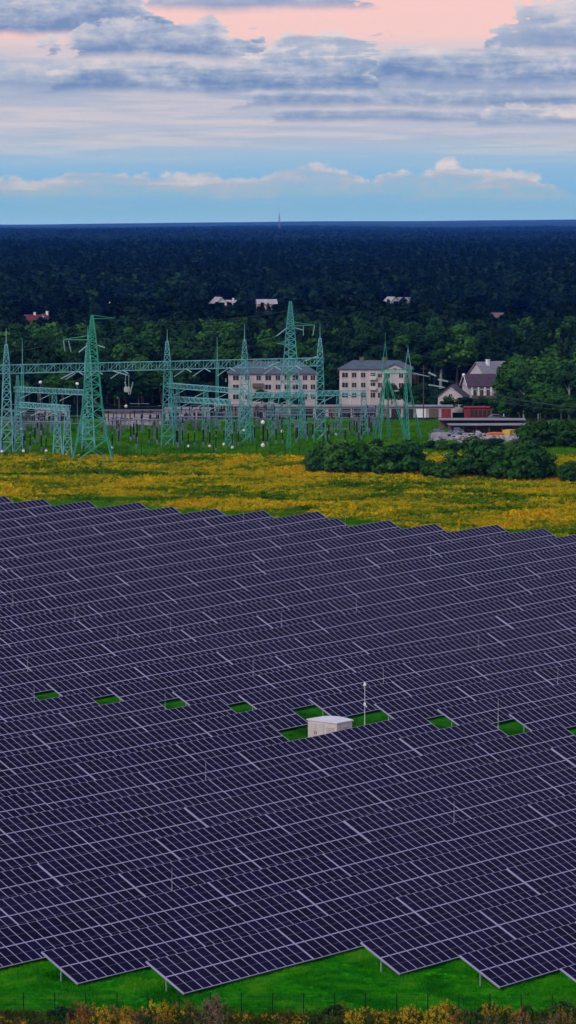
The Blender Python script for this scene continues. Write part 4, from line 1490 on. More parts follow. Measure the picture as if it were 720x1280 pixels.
mb = MB(); mb.box((0, 0, .55), (.34, .34, 1.3)); ped_me = mb.mesh('pedestal', [M['greysteel']])
mb = MB(); ribbed(mb, (0, 0, 1.2), .17, 2.5, 9); col_me = mb.mesh('porcelain_column', [M['porc']])
mb = MB(); mb.lathe((0, 0, 4.05), [(0, -.4), (.14, -.37), (.17, -.2), (.12, 0), (0, .06)], 8); cap_me = mb.mesh('cap', [M['greysteel']])
mb = MB(); mb.lathe((0, -.32, .6), [(0, -.34), (.24, -.24), (.34, 0), (.24, .24), (0, .34)], 10); ball_me = mb.mesh('globe', [M['white']])
APP = [(2, 700, 1), (16, 703, 0), (29, 701, 1), (37, 706, 0), (51, 705, 0), (57, 703, 1), (66, 708, 0), (80, 707, 0), (102, 712, 0), (140, 711, 1), (148, 722, 0), (163, 738, 0), (171, 736, 0), (186, 728, 0), (196, 726, 0), (222, 718, 0), (228, 724, 0),
       (235, 716, 1), (243, 722, 0), (254, 720, 0), (262, 716, 1), (270, 724, 0), (280, 722, 1), (290, 728, 0), (298, 722, 0), (318, 735, 0), (329, 716, 1), (334, 720, 0), (345, 726, 0), (353, 730, 0), (372, 738, 0), (384, 742, 0), (391, 746, 0), (404, 752, 1), (411, 748, 0), (420, 756, 1), (428, 752, 0), (437, 758, 0), (446, 755, 0), (455, 760, 0), (464, 757, 0)]
rr = random.Random(5)
APP = [(a, b - 13, c) for a, b, c in APP] + [(rr.uniform(0, 470), rr.uniform(690, 765), rr.random() < .12) for _ in range(30)]
for px, Yd, ball in APP:
    x = px_x(px, Yd)
    big = px == 329
    lab = ('tall dark breaker column with white globes in front of the fourth portal column' if big else
           'dark porcelain column with a white globe near its foot in the switchyard' if ball else 'slim dark porcelain column on a short pedestal in the switchyard')
    t = thing('surge_arrester', lab, 'switchgear', (x, Yd, FAR - .05), rnd.uniform(-.2, .2), None if big else 'globe footed columns of the switchyard' if ball else 'dark columns of the switchyard')
    link('pedestal', ped_me, t); link('porcelain_column', col_me, t); link('cap', cap_me, t)
    if ball: link('globe', ball_me, t)
    s = 1.35 if big else rnd.uniform(.85, 1.1)
    t.scale = (s, s, s)
    if big:
        o = link('globe', ball_me, t); o.location = (0, 0, 3.6)

DISC = [(12, 742), (40, 748), (66, 752), (92, 748), (152, 764), (178, 772), (206, 762), (232, 770), (258, 766), (284, 760), (312, 772), (336, 766), (360, 760), (388, 768), (412, 775), (436, 770), (455, 778), (476, 782), (210, 790), (250, 792), (290, 796), (330, 794), (140, 742), (20, 770), (74, 778)]
mb = MB()
for s in (-1, 1):
    lattice(mb, [(-.1, .5), (2.6, .4)], (s * 1.7, 0, 0), .05, .03, 1.2)
mb.box((0, 0, 2.7), (4.6, .35, .2)); dis_frame = mb.mesh('support_frame', [M['greysteel']])
mb = MB(); ribbed(mb, (0, 0, 2.8), .17, 1.5, 6); dis_col = mb.mesh('insulator_post', [M['porc']])
mb = MB(); mb.bar((-2.4, 0, 4.36), (2.4, 0, 4.36), .07, n=6); mb.box((-2.0, 0, 4.4), (.35, .16, .16)); mb.box((2.0, 0, 4.4), (.35, .16, .16)); dis_arm = mb.mesh('switch_arm', [M['greysteel']])
DISC += [(rr.uniform(-5, 470), rr.uniform(746, 800)) for _ in range(26)]
for px, Yd in DISC:
    t = thing('disconnector', 'disconnector switch of dark posts on a grey lattice support in the switchyard', 'switchgear', (px_x(px, Yd), Yd, FAR - .05), rnd.uniform(-.12, .12), 'disconnectors of the switchyard')
    link('support_frame', dis_frame, t)
    for q in (-1.9, 0, 1.9):
        link('insulator_post', dis_col, t, (q, 0, 0))
    link('switch_arm', dis_arm, t)
for px0, px1, Yd, lab in ((4, 88, 716, 'grey tubular busbar on posts at the left front of the switchyard'), (136, 204, 724, 'grey tubular busbar on posts right of the big left pylon'),
                          (214, 300, 735, 'grey tubular busbar on posts between the middle portal columns'), (330, 394, 742, 'grey tubular busbar on posts beside the narrow pylon'),
                          (404, 470, 752, 'grey tubular busbar on posts left of the splayed pylon')):
    x0, x1 = px_x(px0, Yd), px_x(px1, Yd); w = x1 - x0
    t = thing('tubular_busbar', lab, 'busbar', (x0, Yd, FAR - .05), R(2))
    mb = MB(); mb.bar((0, 0, 4.9), (w, 0, 4.9), .10, n=6); mb.bar((0, 2.2, 4.9), (w, 2.2, 4.9), .10, n=6); mb.build('tube', M['greysteel'], t)
    n = max(3, int(w / 5))
    for i in range(n):
        mb = MB(); lattice(mb, [(-.1, .45), (3.4, .35)], (w * (i + .5) / n, 1.1, 0), .045, .03, 1.3); mb.box((w * (i + .5) / n, 1.1, 3.45), (.3, 2.6, .16)); mb.build('post', M['greysteel'], t)
        mb = MB()
        for q in (0, 2.2): ribbed(mb, (w * (i + .5) / n, q, 3.5), .13, 1.32, 5)
        mb.build('insulator', M['porc'], t)
# suspended trap coil and white marker lamps
x, yy, z = at_y(159, 487, 705)
t = thing('line_trap_coil', 'pale barrel shaped coil hanging below the portal beam right of the big pylon', 'coil', (x, yy, z))
mb = MB(); mb.lathe((0, 0, -.55), [(0, 0), (.6, .02), (.68, .3), (.68, .85), (.6, 1.1), (0, 1.12)], 12); mb.build('coil_body', mat('coil_grey', (.38, .42, .40), .7, 0, .15, 3), t)
for s in (-.35, .35):
    mb = MB(); string(mb, (s, 0, .5), (s, 0, 3.2), .1, 9); mb.build('insulator_string', M['insul'], t)
for px, py, Yd, lab in ((157.5, 507.5, 770, 'white dome lamp above the left hand shed'), (50.5, 477.5, 760, 'small white dome lamp above the left lower gantry'), (96.5, 479.5, 748, 'small white dome lamp beside the big pylon above a lower gantry')):
    x, yy, z = at_y(px, py, Yd)
    t = thing('yard_lamp', lab, 'lamp post', (x, yy, FAR - .05))
    h = z - FAR
    mb = MB(); mb.bar((0, 0, 0), (0, 0, h - .1), .08, .05, n=6); mb.build('post', M['greysteel'], t)
    mb = MB(); mb.lathe((0, 0, h), [(0, -.36), (.28, -.25), (.4, 0), (.28, .25), (0, .36)], 10); mb.build('lamp_dome', M['white'], t)

# ------------------------------------------------------------------ buildings
M['pinkwall'] = mat('weathered_pale_brick', (.46, .41, .425), .85, 0, .18, .5)
M['pinkwall2'] = mat('pale_block_wall', (.40, .33, .37), .85, 0, .16, .4)
M['slate'] = mat('blue_grey_roof', (.065, .095, .125), .7, 0, .2, .5)
M['brownroof'] = mat('dark_brown_roof_tiles', (.055, .035, .060), .75, 0, .25, 1.2)
M['greyroof'] = mat('grey_sheet_roof', (.20, .20, .24), .6, 0, .2, .4)
M['glass'] = mat('dark_window_glass', (.025, .03, .04), .12, 0, .2, 1, .5)
M['frame'] = mat('window_frame_paint', (.55, .50, .48), .6, 0, .1, 2)
M['lwall'] = mat('light_render_wall', (.44, .40, .42), .85, 0, .1, .6)
M['hwall'] = mat('white_house_render', (.46, .41, .43), .85, 0, .1, .6)
M['redroof'] = mat('red_roof_tiles', (.11, .020, .024), .75, 0, .25, 1)
M['red'] = mat('red_paint', (.22, .022, .026), .7, 0, .3, 1)
M['orange'] = mat('orange_tarpaulin', (.55, .13, .02), .6, 0, .15, 1)
M['yellow'] = mat('yellow_paint', (.55, .36, .03), .6, 0, .15, 1)
M['wood'] = mat('weathered_planks', (.13, .10, .085), .85, 0, .3, 2)
M['concrete'] = mat('grey_concrete', (.33, .32, .33), .9, 0, .25, 1)
M['palegrey'] = mat('pale_grey_sheet', (.34, .33, .37), .7, 0, .35, .8)


def window(parent, x, y, z, w, h, face=(0, -1), bars=1):
    """frame with its pane set back; face is the outward direction"""
    nx_, ny_ = face
    def bx(mb, a0, a1, z0, z1, d0, d1):
        if ny_:
            mb.box((x + (a0 + a1) / 2, y + ny_ * (d0 + d1) / 2, z + (z0 + z1) / 2), (a1 - a0, abs(d1 - d0), z1 - z0))
        else:
            mb.box((x + nx_ * (d0 + d1) / 2, y + (a0 + a1) / 2, z + (z0 + z1) / 2), (abs(d1 - d0), a1 - a0, z1 - z0))
    f = .09
    mb = MB()
    bx(mb, -w / 2, -w / 2 + f, -h / 2, h / 2, -.02, .06); bx(mb, w / 2 - f, w / 2, -h / 2, h / 2, -.02, .06)
    bx(mb, -w / 2 + f, w / 2 - f, h / 2 - f, h / 2, -.02, .06); bx(mb, -w / 2 + f, w / 2 - f, -h / 2, -h / 2 + f, -.02, .08)
    for i in range(bars):
        a = -w / 2 + w * (i + 1) / (bars + 1)
        bx(mb, a - .035, a + .035, -h / 2 + f, h / 2 - f, -.02, .05)
    fr = mb.build('window', M['frame'], parent)
    mb = MB(); bx(mb, -w / 2 + f, w / 2 - f, -h / 2 + f, h / 2 - f, -.01, .02); mb.build('pane', M['glass'], fr)
    return fr


def hip_roof(w, d, z0, rise, over, hip):
    mb = MB()
    X, Y = w / 2 + over, d / 2 + over
    a, b_, c, e = (-X, -Y, z0), (X, -Y, z0), (X, Y, z0), (-X, Y, z0)
    r0, r1 = (-X + hip, 0, z0 + rise), (X - hip, 0, z0 + rise)
    mb.quad(a, b_, r1, r0); mb.quad(c, e, r0, r1); mb.tri(e, a, r0); mb.tri(b_, c, r1)
    t = .22
    lo = [(p[0], p[1], p[2] - t) for p in (a, b_, c, e)]
    for p, q, u, v in ((a, b_, lo[1], lo[0]), (b_, c, lo[2], lo[1]), (c, e, lo[3], lo[2]), (e, a, lo[0], lo[3])):
        mb.quad(p, v, u, q)
    mb.poly([lo[3], lo[2], lo[1], lo[0]])
    return mb


def gable_roof(w, d, z0, rise, over, along='x', th=.2):
    """ridge along x or y, thick slopes"""
    mb = MB()
    L, S = (w / 2 + over, d / 2 + over) if along == 'x' else (d / 2 + over, w / 2 + over)
    P = (lambda l, s, z: (l, s, z)) if along == 'x' else (lambda l, s, z: (-s, l, z))
    k = rise / (S - over) * over if S > over else 0
    for sg in (-1, 1):
        pr = [(sg * S, z0 - k), (0, z0 + rise), (0, z0 + rise + th), (sg * S, z0 - k + th)]
        mb.rings([[P(l, s * (1 if True else 1), z) for s, z in pr] for l in (-L, L)])
    return mb


def gable_wall(mb, w, d, h, rise, along='x'):
    L, S = (w / 2, d / 2) if along == 'x' else (d / 2, w / 2)
    P = (lambda l, s, z: (l, s, z)) if along == 'x' else (lambda l, s, z: (-s, l, z))
    pr = [(-S, 0), (S, 0), (S, h), (0, h + rise), (-S, h)]
    mb.rings([[P(l, s, z) for s, z in pr] for l in (-L, L)])


def flats(pxc, Yd, w, d, h, rise, rz, label, hipin, cols, skip, rows_z, extra):
    x = px_x(pxc, Yd)
    t = thing('apartment_block', label, 'apartment building', (x, Yd + d / 2, FAR - .1), rz)
    mb = MB(); mb.box((0, 0, h / 2), (w, d, h)); wall = mb.build('wall', M['pinkwall'], t)
    rf = hip_roof(w, d, h + .22, rise, .45, hipin).build('roof', M['slate'], t)
    for fx in (-.2, .12):
        mb = MB(); mb.box((w * fx, -d * .05, h + rise + .15), (1.1, .8, 1.5)); mb.box((w * fx, -d * .05, h + rise + .93), (1.3, 1.0, .12)); mb.build('chimney', M['wood'], rf)
    for i, fx in enumerate(cols):
        for j, z in enumerate(rows_z):
            if (i, j) in skip: continue
            window(t, w * fx, -d / 2, z, 1.35 if i % 3 else 1.7, 1.45, (0, -1), 1)
    for j, z in enumerate(rows_z):
        for fy in (-.22, .2):
            window(t, -w / 2, d * fy, z, 1.3, 1.45, (-1, 0), 1)
            window(t, w / 2, d * fy, z, 1.3, 1.45, (1, 0), 1)
    extra(t)
    return t


def ex1(t):
    mb = MB(); mb.box((-4.1, -5.95, 5.0), (2.9, .9, .16)); mb.box((-4.1, -6.35, 5.5), (2.9, .08, .95)); mb.box((-5.5, -5.95, 5.5), (.08, .86, .95)); mb.box((-2.7, -5.95, 5.5), (.08, .86, .95))
    mb.build('balcony', M['wood'], t)
    mb = MB(); mb.box((0, -5.53, 8.2), (22.8, .08, .18)); mb.build('cornice', M['frame'], t)


def ex2(t):
    mb = MB()
    for fx in (-8.7, -6.3, -3.8, -1.2):
        mb.box((fx, -5.56, 4.7), (.34, .14, 9.2))
    mb.build('pilaster', M['frame'], t)
    for z in (4.25, 6.9):
        mb = MB(); mb.box((-.4, -5.95, z), (1.7, .85, .14)); mb.box((-.4, -6.35, z + .5), (1.7, .07, .9)); mb.build('balcony', M['frame'], t)
    # gabled bay at the right
    mb = MB(); gable_wall(mb, 6.6, 2.0, 9.4, 1.5, 'y')
    mb2 = MB()
    mb2.v = [(x + 5.3, y - 5.7, z) for x, y, z in mb.v]; mb2.f, mb2.mi = mb.f, mb.mi
    mb2.build('gabled_bay', M['pinkwall'], t)
    g = gable_roof(6.6, 5.4, 9.45, 1.55, .35, 'y', .15)
    g.v = [(x + 5.3, y - 4.1, z) for x, y, z in g.v]; g.build('bay_roof', M['slate'], t)
    for z in (2.8, 5.45, 8.05):
        for x in (3.5, 7.0):
            window(t, x, -6.7, z, 1.3, 1.45, (0, -1), 1)
    mb = MB(); mb.lathe((5.3, -6.72, 9.9), [(0, -.02), (.4, -.02), (.4, .02), (0, .02)], 10); mb.build('attic_vent', M['glass'], t)


flats(340.5, 870, 22.9, 11, 8.3, 2.9, R(3), 'longer pale block of flats with a blue grey hipped roof, behind the portal gantry', 4.5, (-.43, -.30, -.17, -.06, .05, .15, .25, .36, .45), {(2, 1), (1, 1), (4, 0)}, (2.4, 4.95, 7.35), ex1)
flats(470.5, 870, 18.4, 11, 9.5, 2.0, R(-5), 'taller pale block of flats with three window rows and a small gable', 3.6, (-.42, -.29, -.16, -.03, .08), set(), (2.8, 5.45, 8.05), ex2)

# long row of garages
Yd = 817; xa, xb = px_x(268, Yd), px_x(566, Yd); w = xb - xa
t = thing('garage_row', 'long low row of pale garages with dark doors below the two blocks of flats', 'garages', ((xa + xb) / 2, Yd + 3, FAR - .1), R(-1.2))
mb = MB(); mb.box((0, 0, 1.35), (w, 6, 2.7)); mb.build('wall', M['pinkwall2'], t)
mb = MB(); mb.box((0, -.15, 2.8), (w + .4, 6.7, .2)); mb.build('roof', M['greyroof'], t)
n = 19
for i in range(n):
    x = -w / 2 + w * (i + .5) / n
    m_ = M['red'] if i == n - 1 else M['white'] if i in (n - 3,) else M['dark'] if i % 4 != 1 else M['wood']
    mb = MB(); mb.box((x, -3.03, 1.12), (2.35, .1, 2.2)); mb.box((x, -3.09, 1.12), (.05, .04, 2.1)); d = mb.build('garage_door', m_, t)
    if i == n - 1: d['label'] = 'red garage door'
    if i == n - 3: d['label'] = 'white garage door'
    mb = MB(); mb.box((x + .2, -3.12, 1.1), (.06, .06, .25)); mb.build('handle', M['greysteel'], d)

# shed at the left with three dark windows
Yd = 780; x0 = px_x(128, Yd); x1 = px_x(203, Yd)
t = thing('service_shed', 'low pale shed with dark windows right of the big left pylon', 'shed', ((x0 + x1) / 2, Yd + 3.5, FAR - .1), R(1.5))
w = x1 - x0
mb = MB(); mb.box((0, 0, 1.75), (w, 7, 3.5)); mb.build('wall', M['pinkwall2'], t)
mb = MB(); mb.box((0, -.1, 3.62), (w + .6, 7.8, .25)); mb.build('roof', M['brownroof'], t)
for x in (-2.1, -1.1, -.1): window(t, x - w * .02, -3.5, 1.8, .8, .9, (0, -1), 0)
for x in (4.4,): window(t, x, -3.5, 1.8, 1.2, .9, (0, -1), 1)
mb = MB(); mb.box((w * .36, -3.53, 1.15), (1.1, .1, 2.2)); d = mb.build('door', M['wood'], t)
mb = MB(); mb.box((w * .36 + .4, -3.6, 1.1), (.06, .06, .2)); mb.build('handle', M['greysteel'], d)
for px0, px1, Yd, h, lab in ((206, 262, 800, 3.0, 'pale block wall building behind the third portal column'), (44, 84, 800, 2.9, 'grey lavender shed low behind the left lower gantries')):
    x0, x1 = px_x(px0, Yd), px_x(px1, Yd); w = x1 - x0
    t = thing('service_shed', lab, 'shed', ((x0 + x1) / 2, Yd + 3, FAR - .1))
    mb = MB(); mb.box((0, 0, h / 2), (w, 6, h)); mb.build('wall', M['pinkwall2'], t)
    mb = MB(); mb.box((0, 0, h + .1), (w + .5, 6.6, .2)); mb.build('roof', M['greyroof'], t)
    for i in range(3):
        mb = MB(); mb.box((-w * .3 + w * .3 * i, -3.03, 1.05), (1.7, .1, 2.0)); mb.build('door', M['dark'], t)

# brown roofed house with annexe
Yd = 848; xh = px_x(600, Yd)
t = thing('brown_roofed_house', 'white house with a steep dark brown roof and a pillared balcony above the garages', 'house', (xh, Yd + 4, FAR - .7), R(12))
t.scale = (.84, .84, .88)
mb = MB(); gable_wall(mb, 8.6, 7.5, 8.0, 2.9, 'x'); mb.build('wall', M['hwall'], t)
gable_roof(8.6, 7.5, 8.0, 2.95, .6, 'x', .22).build('roof', M['brownroof'], t)
for z, hh in ((5.3, 1.9), (1.8, 1.7)):
    for x in (-2.3, -.2, 1.9):
        window(t, x, -3.75, z + .5, 1.1, hh, (0, -1), 1)
mb = MB(); mb.box((.2, -4.6, 4.2), (8.0, 1.6, .2)); mb.box((.2, -5.36, 4.7), (8.0, .08, .8)); mb.build('balcony', M['wood'], t)
for x in (-3.6, -1.6, .4, 2.4, 4.1):
    mb = MB(); mb.box((x, -5.2, 5.9), (.42, .3, 3.2)); mb.box((x, -5.2, 2.05), (.42, .3, 4.1)); mb.build('pillar', M['white'], t)
window(t, -4.3, 0, 8.6, 1.0, 1.0, (-1, 0), 1); window(t, -4.3, -1.2, 5.4, 1.0, 1.3, (-1, 0), 1)
for s in (-1, 1):
    mb = MB()
    p = [(-4.93, s * 4.4, 7.5), (-4.93, 0, 10.95), (-4.93, 0, 11.22), (-4.93, s * 4.4, 7.77)]
    mb.rings([p, [(x - .12, y, z) for x, y, z in p]]); mb.build('barge_board', M['white'], t)
mb = MB(); mb.lathe((-4.9, -.1, 10.9), [(0, -.45), (.35, -.35), (.5, 0), (.35, .35), (0, .45)], 9); mb.build('satellite_dish', M['white'], t)
Yd = 838; xh = px_x(567, Yd)
t = thing('annexe_house', 'small pale annexe with a brown roof left of the brown roofed house', 'house', (xh, Yd + 3, FAR - .1), R(-14))
mb = MB(); gable_wall(mb, 6.5, 6, 4.2, 2.6, 'y'); mb.build('wall', M['hwall'], t)
gable_roof(6.5, 6, 4.2, 2.65, .5, 'y', .2).build('roof', M['brownroof'], t)
window(t, 0, -3, 4.4, 1.0, .9, (0, -1), 1); window(t, -1.4, -3, 2.0, 1.1, 1.2, (0, -1), 1); window(t, 1.4, -3, 2.0, 1.1, 1.2, (0, -1), 1)
mb = MB(); mb.box((5.2, -.6, 3.6), (4.4, 4.2, .22)); mb.build('porch_roof', M['brownroof'], t)
for x in (3.5, 7.0):
    mb = MB(); mb.box((x, -2.4, 1.75), (.2, .2, 3.5)); mb.build('porch_post', M['white'], t)
Yd = 885; xh = px_x(614, Yd)
t = thing('grey_roofed_house', 'house with a pale grey roof and white chimney behind the brown roofed house', 'house', (xh, Yd + 4, FAR - .1), R(35))
mb = MB(); gable_wall(mb, 9, 7.5, 7.2, 3.4, 'x'); mb.build('wall', M['lwall'], t)
rf = gable_roof(9, 7.5, 7.2, 3.45, .5, 'x', .22).build('roof', M['greyroof'], t)
mb = MB(); mb.box((-1.5, -.8, 10.5), (.8, .8, 1.6)); mb.box((-1.5, -.8, 11.36), (1.0, 1.0, .14)); mb.build('chimney', M['white'], rf)
for x in (-2.5, 0, 2.5): window(t, x, -3.75, 5.2, 1.1, 1.3, (0, -1), 1)

# red shed
Yd = 814; x0, x1 = px_x(581, Yd), px_x(616, Yd); w = x1 - x0
t = thing('red_shed', 'long low red shed with dark openings below the brown roofed house', 'shed', ((x0 + x1) / 2, Yd + 2, FAR - .1), R(-3))
mb = MB(); mb.box((0, 0, 1.3), (w, 3.6, 2.6)); mb.build('wall', M['red'], t)
mb = MB(); mb.box((0, -.1, 2.72), (w + .4, 4.1, .22)); mb.build('roof', M['red'], t)
for i in range(5):
    mb = MB(); mb.box((-w * .22 + w * .15 * i, -1.83, 1.3), (.75, .1, 1.6)); mb.box((-w * .22 + w * .15 * i, -1.89, .48), (.85, .08, .07)); mb.build('window', M['dark'], t)
mb = MB(); mb.box((-w * .40, -1.83, 1.1), (.9, .1, 2.0)); d = mb.build('door', M['red'], t)
mb = MB(); mb.box((-w * .40 + .32, -1.9, 1.1), (.05, .06, .2)); mb.build('handle', M['greysteel'], d)

# the scrapyard: open sheds, vehicles and heaps
for px0, px1, Yd, dep, h, lab in ((549, 658, 764, 5, 2.5, 'long open shed with a pale flat roof along the back of the scrapyard'), (561, 662, 744, 5, 2.5, 'long open shed with a grey flat roof in the middle of the scrapyard')):
    x0, x1 = px_x(px0, Yd), px_x(px1, Yd); w = x1 - x0
    t = thing('open_shed', lab, 'shed', ((x0 + x1) / 2, Yd + dep / 2, FAR - .1), R(-1 if Yd > 750 else 2))
    mb = MB(); mb.box((0, -.2, h + .12), (w, dep + .8, .24), bev=.04); mb.build('roof', M['greyroof'], t)
    mb = MB(); mb.box((0, dep / 2, h / 2), (w - .3, .15, h)); mb.build('back_wall', M['wood'], t)
    for i in range(7):
        mb = MB(); mb.box((-w / 2 + .3 + (w - .6) * i / 6, -dep / 2 + .2, h / 2), (.18, .18, h)); mb.build('post', M['wood'], t)


def vehicle(name, label, px, Yd, col, kind, rz):
    """small van, car or lorry seen far off"""
    t = thing(name, label, kind, (px_x(px, Yd), Yd, FAR - .05), rz)
    pr = {'car': [(-2.1, .35), (2.1, .35), (2.15, .8), (1.2, .95), (.6, 1.42), (-1.3, 1.45), (-1.95, .95), (-2.15, .9)],
          'van': [(-2.4, .4), (2.4, .4), (2.45, 1.1), (1.9, 1.35), (1.5, 2.1), (-2.35, 2.15), (-2.45, 1.0)]}[kind]
    mb = MB(); mb.rings([[(x, y * (1 if i else 1), z) for x, z in pr] for i, y in enumerate((-.85, .85))]); mb.build('body', col, t)
    mb = MB()
    if kind == 'car':
        for s in (-1, 1): mb.box((-.35, s * .86, 1.15), (1.7, .03, .36))
    else:
        for s in (-1, 1): mb.box((1.2, s * .86, 1.6), (.7, .03, .5))
    mb.build('side_window', M['glass'], t)
    for x in (-1.35, 1.35):
        for s in (-1, 1):
            mb = MB(); mb.rings([[(x + .34 * math.cos(a), s * .8 + q, .33 + .34 * math.sin(a)) for a in (2 * math.pi * i / 10 for i in range(10))] for q in (-.1, .1)]); mb.build('wheel', M['porc'], t)
    return t


vehicle('parked_van', 'white van at the left front of the scrapyard', 554, 724, M['palegrey'], 'van', R(12))
vehicle('parked_car', 'pale car parked beside the white van in the scrapyard', 572, 727, M['palegrey'], 'car', R(-20))
vehicle('parked_car', 'dark car parked between the heaps of the scrapyard', 589, 731, M['porc'], 'car', R(14))
vehicle('parked_car', 'grey car right of the red shed under the trees', 622, 806, M['greysteel'], 'car', R(5))
vehicle('parked_van', 'yellow van at the right end of the scrapyard shed', 637, 735, M['yellow'], 'van', R(70))


def heap(name, label, px, Yd, w, d, h, m, seed, pieces=16, group=None):
    """a loose pile of boards, blocks and sheets"""
    r_ = random.Random(seed)
    Yd = 717 + (Yd - 727 - 27) * .6 if Yd > 754 else Yd - 33
    t = thing(name, label, 'scrap pile', (px_x(px, Yd), Yd, FAR - .05), r_.uniform(-.3, .3), group)
    mb = MB()
    for i in range(pieces):
        s = (w * r_.uniform(.15, .4), d * r_.uniform(.2, .5), h * r_.uniform(.12, .35))
        f = r_.random()
        c = (r_.uniform(-w / 2, w / 2) * (1 - f * .5), r_.uniform(-d / 2, d / 2) * (1 - f * .4), s[2] / 2 + f * h * .65)
        mb.box(c, s, r_.uniform(-.6, .6), 0, min(s) * .12)
    mb.build('rubble', m, t)
    mb = MB()
    for i in range(9):
        a = (r_.uniform(-w / 2, w / 2), r_.uniform(-d / 2, d / 2), r_.uniform(.05, h * .7))
        mb.bar(a, (a[0] + r_.uniform(-1.4, 1.4), a[1] + r_.uniform(-.5, .5), a[2] + r_.uniform(.1, .8)), .07, n=5)
    mb.build('loose_beams', M['palegrey'] if m is not M['palegrey'] else M['wood'], t)


for i, (px, Yd, w, h, m, lab) in enumerate([(563, 776, 4, 2.2, 'greysteel', 'grey scrap heap behind the white van'), (580, 760, 3.5, 1.9, 'palegrey', 'pale heap of slabs at the front left of the scrapyard'),
                                            (594, 757, 4, 2.3, 'concrete', 'heap of broken concrete at the middle front of the scrapyard'), (607, 755, 3.5, 1.9, 'palegrey', 'pale heap of slabs left of the orange tarpaulin'),
                                            (618, 754, 3.5, 1.5, 'greysteel', 'grey heap right before the orange tarpaulin'), (631, 754, 4, 2.2, 'palegrey', 'pale heap of sheets at the right front of the scrapyard'),
                                            (645, 757, 4, 1.9, 'concrete', 'concrete heap nearest the right hand thicket'), (601, 768, 3.5, 2.0, 'wood', 'brown heap of boards under the middle shed'),
                                            (552, 785, 4.5, 2.4, 'greysteel', 'grey blue heap at the left end of the middle shed'), (655, 772, 4, 2.0, 'wood', 'dark heap of boards at the right end of the yard'),
                                            (570, 797, 4.5, 2.2, 'greysteel', 'grey heap between the two long sheds at their left'),
                                            (586, 775, 4, 2.1, 'palegrey', 'pale jumble behind the dark car in the scrapyard'), (612, 770, 4, 2.0, 'concrete', 'concrete jumble behind the orange tarpaulin'),
                                            (624, 764, 3, 1.7, 'wood', 'brown boards just right of the orange tarpaulin'), (640, 766, 3.6, 1.8, 'greysteel', 'grey jumble before the yellow van'),
                                            (545, 766, 3.6, 1.8, 'greysteel', 'grey blue heap left of the white van'), (600, 781, 3.6, 2.0, 'palegrey', 'pale slabs before the middle shed'),
                                            (651, 762, 3.4, 1.6, 'palegrey', 'small pale heap by the thicket')]):
    heap('scrap_heap', lab, px, Yd, w, 3, h, M[m], 50 + i)
t = thing('covered_stack', 'low stack under a bright orange tarpaulin in the scrapyard', 'stack', (px_x(620, 727), 727, FAR - .05), R(4))
mb = MB(); mb.rings([[(x, yy, z) for x, z in ((-1.9, .9), (1.9, .9), (2.0, 1.5), (1.5, 1.95), (0, 2.05), (-1.6, 1.9), (-2.0, 1.45))] for yy in (-1.1, 1.1)]); mb.build('tarpaulin', M['orange'], t)
mb = MB()
for i in range(3): mb.box((0, 0, .2 + i * .26), (3.5, 1.9, .2), .02 * i)
mb.build('boards', M['wood'], t)
for px, Yd, lab in ((630, 808, 'thin white post right of the red shed'), (673, 795, 'pale post under the birches')):
    t = thing('marker_post', lab, 'post', (px_x(px, Yd), Yd, FAR - .05))
    mb = MB(); mb.box((0, 0, 1.0), (.22, .18, 2.4), bev=.03); mb.build('shaft', M['white'], t)
    mb = MB(); mb.box((0, 0, 2.25), (.28, .24, .15), bev=.03); mb.build('cap', M['greysteel'], t)


# ------------------------------------------------------------------ houses beyond the wood
def village_house(px, ybase, Yd, w, d, h, rise, wall, roof, rz, label, along='x', chim=True):
    x, yy, z = at_y(px, ybase, Yd)
    z = FAR - .2
    hh = at_y(px, ybase, Yd)[2] - z          # eaves come just over the trees in front
    t = thing('village_house', label, 'house', (x, Yd, z), rz)
    H = hh + h - 1.5
    mb = MB(); gable_wall(mb, w, d, H, rise, along); mb.build('wall', wall, t)
    rf = gable_roof(w, d, H, rise + .05, .6, along, .25).build('roof', roof, t)
    if chim:
        mb = MB(); mb.box((w * .15, 0, H + rise + .3), (.9, .9, 1.8)); mb.box((w * .15, 0, H + rise + 1.25), (1.1, 1.1, .15)); mb.build('chimney', M['white'], rf)
    for fx in (-.3, 0, .3):
        window(t, w * fx, -d / 2, H - 1.3, 1.3, 1.4, (0, -1), 1)
    window(t, -w / 2, 0, H - 1.3, 1.3, 1.4, (-1, 0), 1)


village_house(40, 402, 1500, 8.0, 7, 1.8, 2.6, M['lwall'], M['redroof'], R(12), 'red roofed house at the left edge of the wood')
village_house(57, 401, 1520, 5.5, 6, 2.6, 2.0, M['lwall'], M['redroof'], R(-25), 'red roofed house with a white gable, right of another red roof', 'y')
village_house(273, 382, 1760, 7.5, 8, 2.4, 3.4, M['white'], M['palegrey'], R(25), 'white house with a steep pale gable, left of two white roofs beyond the wood', 'y', False)
village_house(288, 381, 1780, 10, 8, 1.6, 2.2, M['lwall'], M['palegrey'], R(-8), 'house with a long pale roof beyond the wood', 'x', True)
village_house(333, 387, 1700, 9.5, 8, 4.6, 1.9, mat('warm_plaster_wall', (.45, .25, .18), .85, 0, .15, .6), M['palegrey'], R(6), 'two storey salmon coloured house with a white roof', 'x', False)
village_house(376, 379, 1850, 5.5, 6, 1.0, 2.0, M['wood'], M['greyroof'], R(20), 'small grey roofed house in the middle of the far wood', 'x', False)
village_house(437, 376, 1880, 4.5, 6, .8, 2.0, M['pinkwall'], M['redroof'], R(-10), 'small dull red roof near the lone spruce', 'x', False)
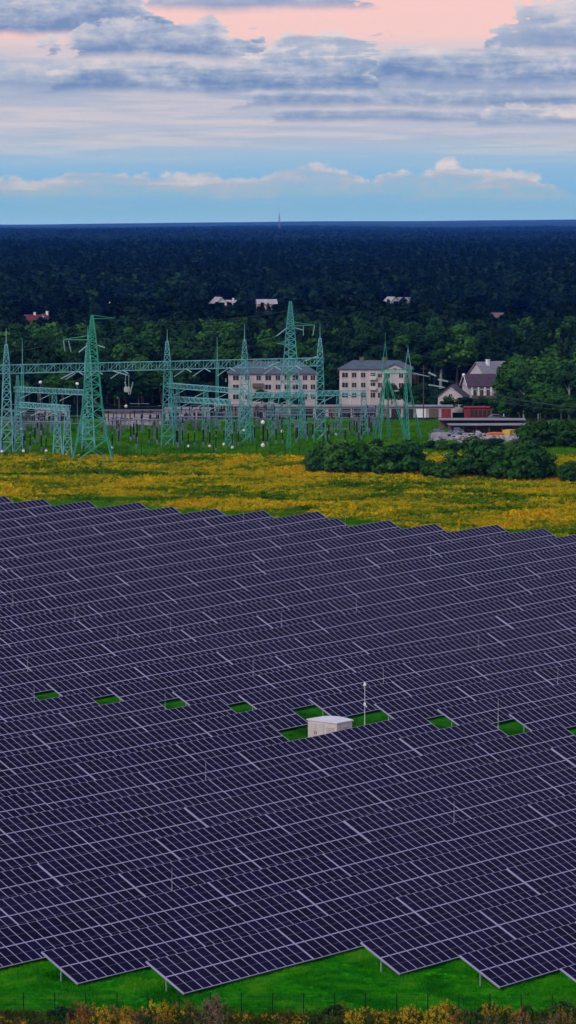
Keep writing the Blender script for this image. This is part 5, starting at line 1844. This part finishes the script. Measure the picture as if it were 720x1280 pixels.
village_house(489, 378, 1850, 6.0, 7, 1.8, 2.6, M['white'], M['palegrey'], R(30), 'small bright white gabled house beyond the flats', 'y', False)
village_house(505, 375, 1890, 6.5, 6, 1.0, 1.8, M['lwall'], M['greyroof'], R(-15), 'grey roofed house right of the small white gable', 'x', False)
village_house(627, 396, 1420, 8, 7, 1.4, 1.6, M['white'], M['wood'], R(8), 'low white walled house under the grey green tree', 'x', False)
village_house(142, 378, 1840, 3.0, 4, 1.0, 1.0, M['white'], M['palegrey'], R(-12), 'tiny pale house far beyond the big left pylon', 'x', False)

# distant radio mast on the horizon
Yd = 14000
x, yy, z = at_y(349.2, 264.5, Yd)
t = thing('radio_mast', 'tall thin radio mast standing on the far horizon', 'mast', (x, Yd, FAR))
h = z - FAR
mb = MB(); lattice(mb, [(0, 9), (h * .55, 5.2), (h * .82, 3.4)], (0, 0, 0), .9, .45, 1.6); mb.build('mast_body', M['greysteel'], t)
mb = MB(); mb.bar((0, 0, h * .8), (0, 0, h), 1.1, .5, n=6); mb.build('antenna', M['greysteel'], t)

# ------------------------------------------------------------------ air
hm = bpy.data.materials.new('blue_haze')
hm.use_nodes = True
nt = hm.node_tree
nt.nodes.clear()
o_ = nt.nodes.new('ShaderNodeOutputMaterial'); v_ = nt.nodes.new('ShaderNodeVolumePrincipled')
v_.inputs['Color'].default_value = (.030, .215, 1.0, 1)
v_.inputs['Absorption Color'].default_value = (1, 1, 1, 1)
v_.inputs['Density'].default_value = 3.4e-5
nt.links.new(v_.outputs[0], o_.inputs['Volume'])
mb = MB(); mb.box((0, 17000, 92), (30000, 36000, 200)); hz = mb.build('haze', hm)
tag(hz, kind='stuff')

# ------------------------------------------------------------------ picture
scene.view_settings.view_transform = 'Standard'
scene.view_settings.look = 'None'
scene.view_settings.exposure = 0.0
scene.view_settings.gamma = 1.0
scene.cycles.use_denoising = True
scene.cycles.max_bounces = 5
scene.cycles.diffuse_bounces = 2
scene.cycles.glossy_bounces = 2
scene.cycles.transparent_max_bounces = 4
scene.cycles.volume_bounces = 0
